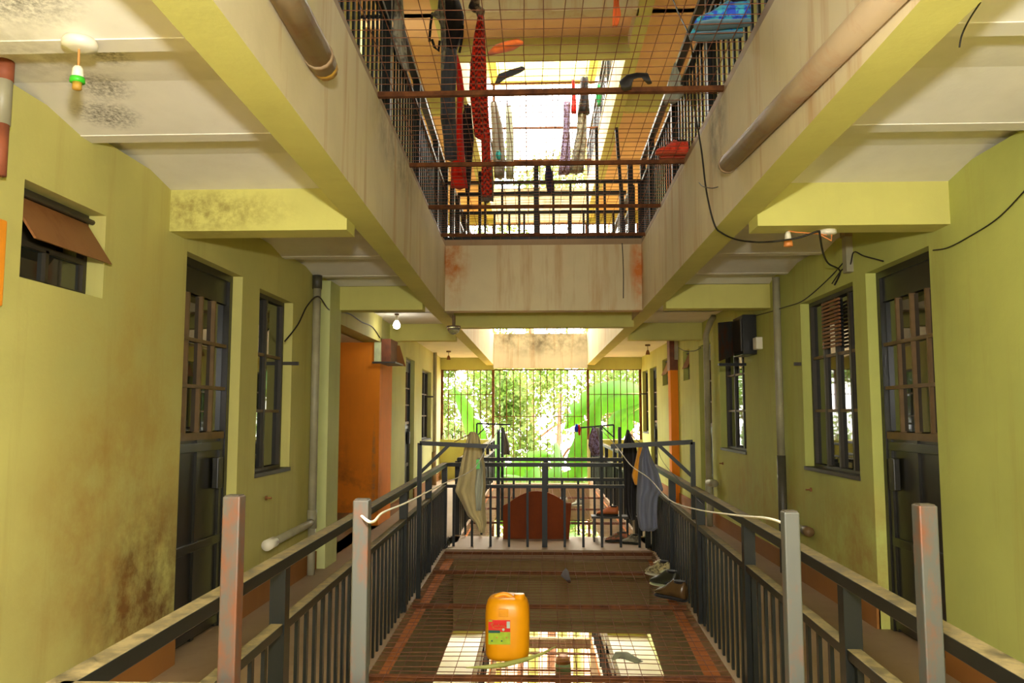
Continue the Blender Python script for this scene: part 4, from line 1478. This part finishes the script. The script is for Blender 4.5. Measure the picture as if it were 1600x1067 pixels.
pipe('slim drainpipe near the far grille, left wall', [([(wl(17.3) + .05, 17.3, .7), (wl(17.3) + .05, 17.3, 2.85)], .04, pvc_mat, 'riser'), ([(wl(17.3) + .05, 17.3, .0), (wl(17.3) + .05, 17.3, .7)], .05, pipe_paint, 'lower_tube')], group='drainpipes')
a = at(8, 72, X=-2.19)
b = at(6, 232, X=-2.19)
pipe('grey and red rusted pipe at the edge of the near left wall', [([(-2.19, a.y, 2.85), (-2.19, a.y, a.z - .06)], .038, plain('red_oxide', rgb(150, 80, 50), .7), 'rusty_top'),
     ([(-2.19, a.y, a.z - .06), (-2.19, a.y, b.z + .09)], .036, pvc_mat, 'riser'), ([(-2.19, a.y, b.z + .09), (-2.19, a.y, b.z - .12)], .032, plain('red_oxide', rgb(150, 80, 50), .7), 'rusty_foot')], group='drainpipes')
a, b = at(11, 345, X=-2.23), at(9, 480, X=-2.23)
o = MB().box(-2.249, a.y - .25, b.z, -2.225, a.y, a.z).build('sign_board', plain('bright_orange_board', rgb(240, 150, 35), .5, var=.05), None, bevel=.008)
tag(o, 'bright orange board on the near left wall at the picture edge', 'board')

# ------------------------------------------------------------------ lamps
p = at(125, 62, z=2.85)
o = thing('pendant_lamp', 'white ceiling rose with orange flex and green-banded lampholder, near left', 'lamp', p)
MB().lathe([(.055, 0), (.06, -.012), (.058, -.03), (.03, -.036)], p, 20).build('ceiling_rose', white_plastic, o, True)
q = Vector((p.x - .002, p.y, p.z - .03))
d = at(122, 108, Y=p.y).z
MB().tube([q, (q.x + .002, q.y, d)], .0035, 6).build('flex', orange_wire, o)
MB().lathe([(.012, .01), (.018, 0), (.021, -.035)], (q.x, q.y, d), 14).build('lampholder', white_plastic, o, True)
MB().lathe([(.025, -.032), (.026, -.05)], (q.x, q.y, d), 14).build('green_ring', green_plastic, o, True)
MB().lathe([(.016, -.05), (.016, -.075), (.006, -.078)], (q.x, q.y, d), 12).build('brass_cap', pipe_cap, o, True)

p = at(1293, 360, z=2.6)
o = thing('pendant_lamp', 'white ceiling rose with wired lampholder under the lime beam, right', 'lamp', p)
MB().lathe([(.05, 0), (.052, -.02), (.03, -.028)], p, 20).build('ceiling_rose', white_plastic, o, True)
h = at(1231, 362, Y=p.y)
MB().tube([(p.x - .01, p.y - .01, p.z - .03), (p.x - .06, p.y - .02, p.z - .025), (h.x + .04, p.y, 2.592), (h.x, p.y, h.z + .005)], .004, 6).build('flex', orange_wire, o)
MB().tube([(p.x + .02, p.y - .01, p.z - .03), (p.x + .01, p.y - .03, p.z - .07), (p.x - .06, p.y - .03, p.z - .03)], .004, 6).build('loose_flex', orange_wire, o)
MB().lathe([(.012, .0), (.018, -.02), (.02, -.05)], h, 14).build('lampholder', white_plastic, o, True)
MB().lathe([(.022, -.05), (.028, -.085), (.024, -.09)], h, 14).build('skirt', orange_wire, o, True)

p = at(620, 490, z=2.85)
o = thing('pendant_lamp', 'lit white bulb hanging below the ceiling before the stairwell', 'lamp', p)
zb_ = at(620, 508, Y=p.y).z
MB().lathe([(.03, 0), (.03, -.02)], p, 12).build('ceiling_rose', frame_brown, o)
MB().lathe([(.02, -.02), (.022, zb_ - p.z + .055)], p, 12).build('lampholder', white_plastic, o)
MB().lathe([(.022, .06), (.04, .03), (.05, 0), (.042, -.035), (.015, -.05)], (p.x, p.y, zb_), 16).build('bulb', lit_bulb, o, True)
bl = bpy.data.lights.new('bulb_light', 'POINT')
bl.energy = 4
bl.shadow_soft_size = .06
bl.color = (1, .95, .85)
blo = bpy.data.objects.new('bulb_light', bl)
COL.objects.link(blo)
blo.parent = o
blo.matrix_parent_inverse = Matrix.Translation(-Vector(o.location))
blo.location = (p.x, p.y, zb_ - .12)
for px, py0, py1, zc, wd in ((701, 549, 562, 2.84, 'left walkway near the grille'), (1012, 539, 554, 2.84, 'right walkway near the grille')):
    p = at(px, py0, z=zc)
    o = thing('pendant_lamp', f'small empty lampholder hanging in the {wd}', 'lamp', p, 'lampholders by the grille')
    zb_ = at(px, py1, Y=p.y).z
    MB().lathe([(.05, .012), (.05, -.02)], p, 12).build('ceiling_rose', frame_brown, o)
    MB().tube([p, (p.x, p.y, zb_ + .08)], .006, 5).build('flex', black_cable, o)
    MB().lathe([(.015, .09), (.03, .06), (.045, 0)], (p.x, p.y, zb_), 12).build('lampholder', flap_mat, o)
p = at(709, 511, Y=9.6)
o = thing('dome_lamp', 'clear glass dome under the bridge at the left beam', 'lamp', p)
MB().lathe([(.082, .0), (.08, -.02), (.065, -.06), (.035, -.085), (.004, -.092)], p, 20).build('dome', clear_mat, o, True)
MB().lathe([(.085, .012), (.085, -.006)], p, 20).build('rim', frame_brown, o)
MB().lathe([(.02, .012), (.02, 2.7 - p.z)], p, 10).build('stem', frame_brown, o)

# ------------------------------------------------------------------ meter boxes, cables
o = thing('meter_box', 'dark metal meter box with its grey door hanging open, right wall', 'meter box', mapR(9.05, -.1, 2.15))
mb = MB()
sbox(mb, mapR, 8.85, -.15, 2.16, 9.3, 0, 2.60)
mb.build('case', black_door, o, bevel=.005)
mb = MB()
sbox(mb, mapR, 8.9, -.165, 2.2, 9.26, -.15, 2.56)
mb.build('back_plate', frame_dark, o)
mb = MB()
P = [(9.3, -.15, 2.18), (9.1, -.36, 2.10), (9.1, -.36, 2.54), (9.3, -.15, 2.58)]
mb.hexa([mapR(*p) for p in P] + [mapR(p[0] + .012, p[1] - .004, p[2]) for p in P])
mb.build('open_door', galv_mat, o)
mb = MB()
sbox(mb, mapR, 9.25, -.33, 2.06, 9.32, -.02, 2.09)
mb.build('bracket', rail_mat, o)
mb = MB()
sbox(mb, mapR, 8.62, -.07, 2.2, 8.76, 0, 2.33)
o = mb.build('switch_box', white_plastic, None, bevel=.006)
tag(o, 'small white switch box below the meter box', 'switch')
o = thing('meter_box', 'brown wooden meter box on the lime wall beside the stairwell', 'meter box', (-2.2, 11.3, 2.25))
MB().box(-2.27, 10.98, 2.23, -2.12, 11.5, 2.55).build('case', plain('brown_wood_box', rgb(120, 62, 26), .6, var=.2), o)
MB().box(-2.34, 10.93, 2.23, -2.25, 10.98, 2.56).build('white_side', plain('mint_panel', rgb(205, 215, 165), .6), o)
MB().hexa([(-2.12, 11.45, 2.24), (-2.02, 11.6, 2.2), (-2.02, 11.61, 2.22), (-2.12, 11.46, 2.26), (-2.12, 11.45, 2.5), (-2.09, 11.5, 2.5), (-2.09, 11.51, 2.5), (-2.12, 11.46, 2.5)]).build('loose_flap', flap_mat, o)
MB().box(-2.36, 10.9, 2.205, -2.04, 11.55, 2.23).build('shelf', frame_dark, o)
o = thing('meter_box', 'rusty brown meter box on top of the orange pilaster', 'meter box', mapR(14, -.1, 2.27))
mb = MB()
sbox(mb, mapR, 13.93, -.14, 2.27, 14.2, 0, 2.85)
mb.build('case', plain('brown_wood_box', rgb(120, 62, 26), .6), o)
mb = MB()
sbox(mb, mapR, 13.86, -.06, 2.45, 13.93, 0.0, 2.85)
mb.build('fuse', pvc_mat, o)

xb = xr(1, 4) - .02
rope('power_cable', 'black cable looping down the right overhead beam to the ceiling rose', 'cable',
     [at(1048, -10, X=xb + .0), at(1062, 25, X=xb), at(1078, 60, X=xb - .0), at(1084, 110, X=xb), at(1085, 165, X=xb), at(1096, 235, X=xb - .01), at(1104, 300, X=xb), at(1116, 350, X=xb), at(1128, 364, z=2.655), at(1150, 374, z=2.645), at(1175, 378, z=2.64), at(1200, 378, Y=4.72), at(1245, 372, Y=4.68), at(1278, 361, Y=4.66)], .006, black_cable)
rope('power_cable', 'black cable from the right ceiling rose to the window top', 'cable', [at(1280, 361, Y=4.62), at(1286, 395, Y=5.2), at(1295, 412, Y=6.0), at(1310, 420, X=2.32), at(1312, 428, X=2.33), at(1304, 445, X=2.33)], .007, black_cable)
rope('power_cable', 'thin cable sagging across the upper right wall to the door', 'cable', [at(1610, 288, X=2.33), at(1560, 340, X=2.335), at(1510, 372, X=2.335), at(1480, 387, X=2.335), at(1458, 391, X=2.34)], .004, black_cable)
rope('power_cable', 'cable from the door head to the wall conduit, right wall', 'cable', [at(1380, 408, X=2.33), at(1350, 400, X=2.33), at(1334, 394, X=2.33), at(1328, 415, X=2.33), at(1315, 422, X=2.32), at(1300, 443, X=2.33)], .005, black_cable)
rope('power_cable', 'cable from the conduit down along the window head, right wall', 'cable', [at(1322, 405, X=2.33), at(1300, 430, X=2.33), at(1270, 458, X=2.33), at(1250, 472, X=2.33), at(1225, 480, X=2.3), at(1200, 488, X=2.33), at(1165, 497, X=2.3)], .005, black_cable)
a, b = at(1322, 365, X=2.32), at(1326, 425, X=2.32)
o = thing('conduit', 'short paint-stained conduit above the near window, right wall', 'conduit', (2.32, a.y, b.z))
MB().box(2.3, a.y - .04, b.z, 2.352, a.y + .04, a.z + .05).build('trunking', pvc_mat, o)
MB().box(2.29, a.y - .045, a.z - .03, 2.352, a.y + .045, a.z + .05).build('top_cap', pipe_paint, o)
rope('power_cable', 'black cable along the wall above the stairwell, left', 'cable', [at(445, 533, X=-2.235), at(465, 508, X=-2.235), at(480, 478, X=-2.2), at(497, 463, X=-2.14), at(512, 482, X=-2.14), at(522, 487, X=-2.24), at(545, 490, X=-2.24), at(565, 503, X=-2.24), at(582, 511, X=-2.24), at(594, 528, X=-2.24)], .007, black_cable)
rope('thin_wire', 'thin dark wire hanging down the bridge front beam', 'wire', [at(972, 380, Y=B0 - .02), at(974, 420, Y=B0 - .01), at(974, 466, Y=B0 - .01)], .005, black_cable)
rope('thin_wire', 'curled wire stubs sticking out of the right overhead beam', 'wire', [at(1092, 285, X=xb - .03), at(1098, 291, X=xb - .06), at(1112, 294, X=xb - .04), at(1122, 292, X=xb)], .003, black_cable)
rope('thin_wire', 'dark wire dangling from the near right ceiling', 'wire', [at(1532, 4, z=2.84), at(1515, 30, z=2.78), at(1503, 55, z=2.72), at(1499, 74, z=2.68)], .003, black_cable)
rope('thin_wire', 'thin wire strung past the right middle window', 'wire', [at(1095, 543, X=2.3), at(1085, 548, X=2.29), at(1070, 548, X=2.28), at(1060, 543, X=2.28)], .006, black_cable)
for i, (px, py, X, wd) in enumerate(((415, 778, -2.245, 'below the narrow window, left wall'), (1268, 765, 2.34, 'below the wide near window, right wall'), (1130, 724, 2.33, 'below the middle window, right wall'))):
    p = at(px, py, X=X)
    o = thing('wall_bolt', f'small rusty bolt stub {wd}', 'bolt', p, 'bolt stubs in the walls')
    sg = 1 if X < 0 else -1
    MB().tube([p, p + Vector((sg * .05, 0, 0))], .008, 6).build('shank', flap_mat, o)
    MB().tube([p, p + Vector((sg * .012, 0, 0))], .018, 8).build('plate', flap_mat, o)

# lower storey pot
p = at(880, 1076, z=-H + .01)
o = thing('clay_pot', 'brown jar with a green rim seen below through the floor mesh', 'jar', p)
MB().lathe([(.11, 0), (.15, .06), (.145, .3)], p, 16).build('body', plain('brown_glaze', rgb(105, 66, 36), .5), o, True)
MB().lathe([(.147, .3), (.14, .46)], p, 16).build('band', plain('green_glaze', rgb(95, 110, 66), .5), o, True)
MB().lathe([(.14, .46), (.12, .56), (.07, .6), (.01, .605)], p, 16).build('lid', plain('ochre_glaze', rgb(150, 98, 44), .5), o, True)
# bottles on the far left parapet
for i, px in enumerate((693, 703, 716, 727)):
    p = at(px, 690, Y=END - .12)
    o = thing('bottle', f'{("first", "second", "third", "fourth")[i]} small glass bottle from the wall on the far left parapet', 'bottle', (p.x, p.y, .92), 'bottles on the far parapet')
    MB().lathe([(.035, 0), (.037, .01), (.037, .08), (.014, .11), (.013, .13)], (p.x, p.y, .92), 10).build('body', plain('pale_bottle', rgb(200, 205, 180), .2), o, True)
    MB().lathe([(.016, .13), (.016, .145)], (p.x, p.y, .92), 8).build('cap', frame_dark, o)

o = thing('wall_grille', 'barred grille at the far end below the lower storey floor', 'grille', (0, END - .1, -H * 2), None, 'structure')
bm_ = MB().box(-.009, -.009, 0, .009, .009, 3.1).mesh('bar', rust_mat)
for i in range(1, 14):
    put('bar', bm_, o, loc=(lerp(-1.18, 1.05, i / 14), END - .1, -2 * H + .1))
MB().box(-1.18, END - .11, -5.2, 1.05, END - .09, -5.17).build('cross_bar', rust_mat, o)
MB().box(-1.18, END - .12, -4.36, 1.05, END - .08, -4.32).build('cross_bar', rust_mat, o)

# ------------------------------------------------------------------ outside
GZ = -6.9
mb = MB()
mb.box(-60, END + .3, GZ - .5, 60, 120, GZ)
struct('ground', mb, soil_mat, 'red soil ground outside beyond the far grille', 'ground')
mb = MB()
mb.box(-3.2, BACK, -7.6, 3.2, END + .3, -7.4)
struct('ground', mb, soil_mat, 'earth floor of the court at the bottom of the light wells', 'ground')


def banana_leaf(base, az, length, width, rise, droop, seed, parent, twist=0.0):
    rr_ = random.Random(seed)
    n = 26
    d = Vector((math.cos(az), math.sin(az), 0))
    sd0 = Vector((-math.sin(az), math.cos(az), 0))
    vs, fs = [], []
    p = Vector(base)
    pts = []
    for i in range(n + 1):
        t = i / n
        ang = rise - droop * t ** 1.5
        pts.append(p.copy())
        p = p + (d * math.cos(ang) + Vector((0, 0, math.sin(ang)))) * (length / n)
    for i, q in enumerate(pts):
        t = i / n
        ang = rise - droop * t ** 1.5
        nrm = (-d * math.sin(ang) + Vector((0, 0, math.cos(ang))))
        sd = (sd0 * math.cos(twist) + nrm * math.sin(twist)).normalized()
        up = (nrm * math.cos(twist) - sd0 * math.sin(twist)).normalized()
        wv = 0 if t < .12 else width * max(0.0, math.sin(math.pi * min(1, ((t - .12) / .88)) ** .8)) ** .62
        wl_, wr_ = wv * rr_.uniform(.9, 1.03), wv * rr_.uniform(.9, 1.03)
        if t > .25 and rr_.random() < .14:
            wl_ *= .45
        if t > .25 and rr_.random() < .14:
            wr_ *= .45
        vs += [q - sd * (wl_ + .012) - up * wl_ * .18, q - sd * wl_ * .5 + up * .01, q + up * .02, q + sd * wr_ * .5 + up * .01, q + sd * (wr_ + .012) - up * wr_ * .18]
    for i in range(n):
        for j in range(4):
            a = i * 5 + j
            fs.append((a, a + 1, a + 6, a + 5))
    lf = MB().add(vs, fs).build('leaf', banana_mat, parent, True)
    MB().tube(pts, [lerp(.03, .006, i / n) for i in range(n + 1)], 5).build('midrib', midrib_mat, lf, True)


def banana(label, x, y, h, leaves, seed):
    rr_ = random.Random(seed)
    o = thing('banana_plant', label, 'banana plant', (x, y, GZ), 'banana plants behind the grille')
    MB().tube([(x, y, GZ), (x + .05, y, GZ + (h - GZ) * .5), (x + .02, y, h)], [.17, .14, .08], 10).build('stem', banana_stem_mat, o, True)
    for i, (az, L, wd, rise, droop, tw) in enumerate(leaves):
        banana_leaf((x, y, h - .1 - .05 * i), math.radians(az), L, wd, math.radians(rise), math.radians(droop), seed * 50 + i, o, math.radians(tw))
    return o


banana('banana plant with a broad bright leaf rising right of the middle bars', .4, 21.0, -1.6,
       [(2, 3.9, .36, 76, 6, 84), (20, 2.9, .30, 62, 50, 70), (165, 2.4, .26, 70, 60, -70), (95, 2.8, .28, 82, 30, 8), (230, 2.0, .28, 45, 80, -40)], 3)
banana('banana plant at the right end of the grille', 3.1, 21.6, 2.1,
       [(180, 2.9, .42, 8, 72, -80), (176, 2.5, .34, -25, 55, -76), (95, 2.4, .34, 82, 30, 5), (250, 2.0, .30, 45, 95, 30), (20, 2.0, .34, 60, 80, 80)], 5)
banana('banana plant behind the left bars with pale drooping leaves', -1.35, 22.4, -.9,
       [(178, 3.6, .26, 78, 22, -82), (10, 2.4, .26, 70, 80, 80), (90, 2.6, .26, 82, 40, 5), (300, 2.2, .26, 40, 95, 40), (150, 2.0, .24, 60, 80, -70)], 8)
banana('low banana plant in the middle below the railing line', -.35, 22.6, -2.2,
       [(30, 2.2, .30, 62, 60, 70), (95, 2.9, .40, 84, 20, 5), (175, 2.3, .28, 66, 60, -80), (330, 1.9, .28, 52, 85, 30)], 11)
banana('banana plant seen low through the floor of the far well', .8, 21.0, -3.2,
       [(30, 1.9, .30, 60, 70, 60), (100, 2.1, .32, 75, 50, 10), (190, 1.9, .30, 55, 80, -70), (290, 1.7, .28, 45, 95, 20)], 13)


def tree(label, x, y, h, cr, n, seed, trunk=.14):
    rr_ = random.Random(seed)
    o = thing('tree', label, 'tree', (x, y, GZ), 'trees behind the banana plants')
    top = Vector((x + rr_.uniform(-.4, .4), y, h))
    MB().tube([(x, y, GZ), (x + .15, y + .1, lerp(GZ, h, .5)), top], [trunk, trunk * .8, trunk * .4], 8).build('trunk', bark_mat, o, True)
    for i in range(5):
        a = rr_.uniform(0, 6.28)
        st_ = Vector((x + .1, y, lerp(GZ, h, rr_.uniform(.45, .8))))
        e_ = st_ + Vector((math.cos(a) * cr * .8, math.sin(a) * cr * .8, rr_.uniform(.5, 1.6)))
        MB().tube([st_, st_.lerp(e_, .5) + Vector((0, 0, .15)), e_], [.06, .04, .02], 6).build('branch', bark_mat, o, True)
    cl = [(rr_.uniform(-1, 1) * cr, rr_.uniform(-1, 1) * cr * .7, rr_.uniform(-.8, .9) * cr * 1.2, rr_.uniform(.3, .6) * cr) for _ in range(9)]
    vs, fs = [], []
    for i in range(n):
        c = rr_.choice(cl)
        u = Vector((rr_.gauss(0, 1), rr_.gauss(0, 1), rr_.gauss(0, 1))).normalized() * c[3] * rr_.random() ** .4
        p = Vector((x, y, h)) + Vector(c[:3]) + u
        a = Vector((rr_.gauss(0, 1), rr_.gauss(0, 1), rr_.gauss(0, 1))).normalized()
        b = a.cross(Vector((rr_.gauss(0, 1), rr_.gauss(0, 1), rr_.gauss(0, 1)))).normalized()
        L, wd = rr_.uniform(.12, .24), rr_.uniform(.035, .07)
        k = len(vs)
        vs += [p - a * L * .5, p + b * wd, p + a * L * .5, p - b * wd]
        fs.append((k, k + 1, k + 2, k + 3))
    cm = MB().add(vs, fs).build('crown', tree_leaf_mat, o)
    cm['kind'] = 'stuff'
    return o


tree('slim tree with brown trunk behind the left bars', -2.3, 25.5, 1.6, 1.9, 5200, 1, .16)
tree('airy tree behind the middle bars', .2, 27.5, 2.2, 2.2, 5200, 2)
tree('airy tree behind the right bars', 3.0, 27.0, 2.4, 2.2, 4800, 3)
tree('leafy tree far left beyond the grille', -3.6, 27.5, 1.6, 2.4, 5600, 4)
tree('tall tree seen high through the upper grille', -.6, 31.0, 8.0, 2.6, 3600, 5)
tree('second tall tree high behind the upper grille', 2.6, 34.0, 10.0, 3.0, 3600, 6)
tree('low bushy tree at ground level beyond the grille', -.8, 26.0, -2.2, 1.8, 2600, 7, .1)
tree('low bushy tree right of the middle at ground level', 1.9, 25.0, -2.4, 1.7, 2400, 8, .1)
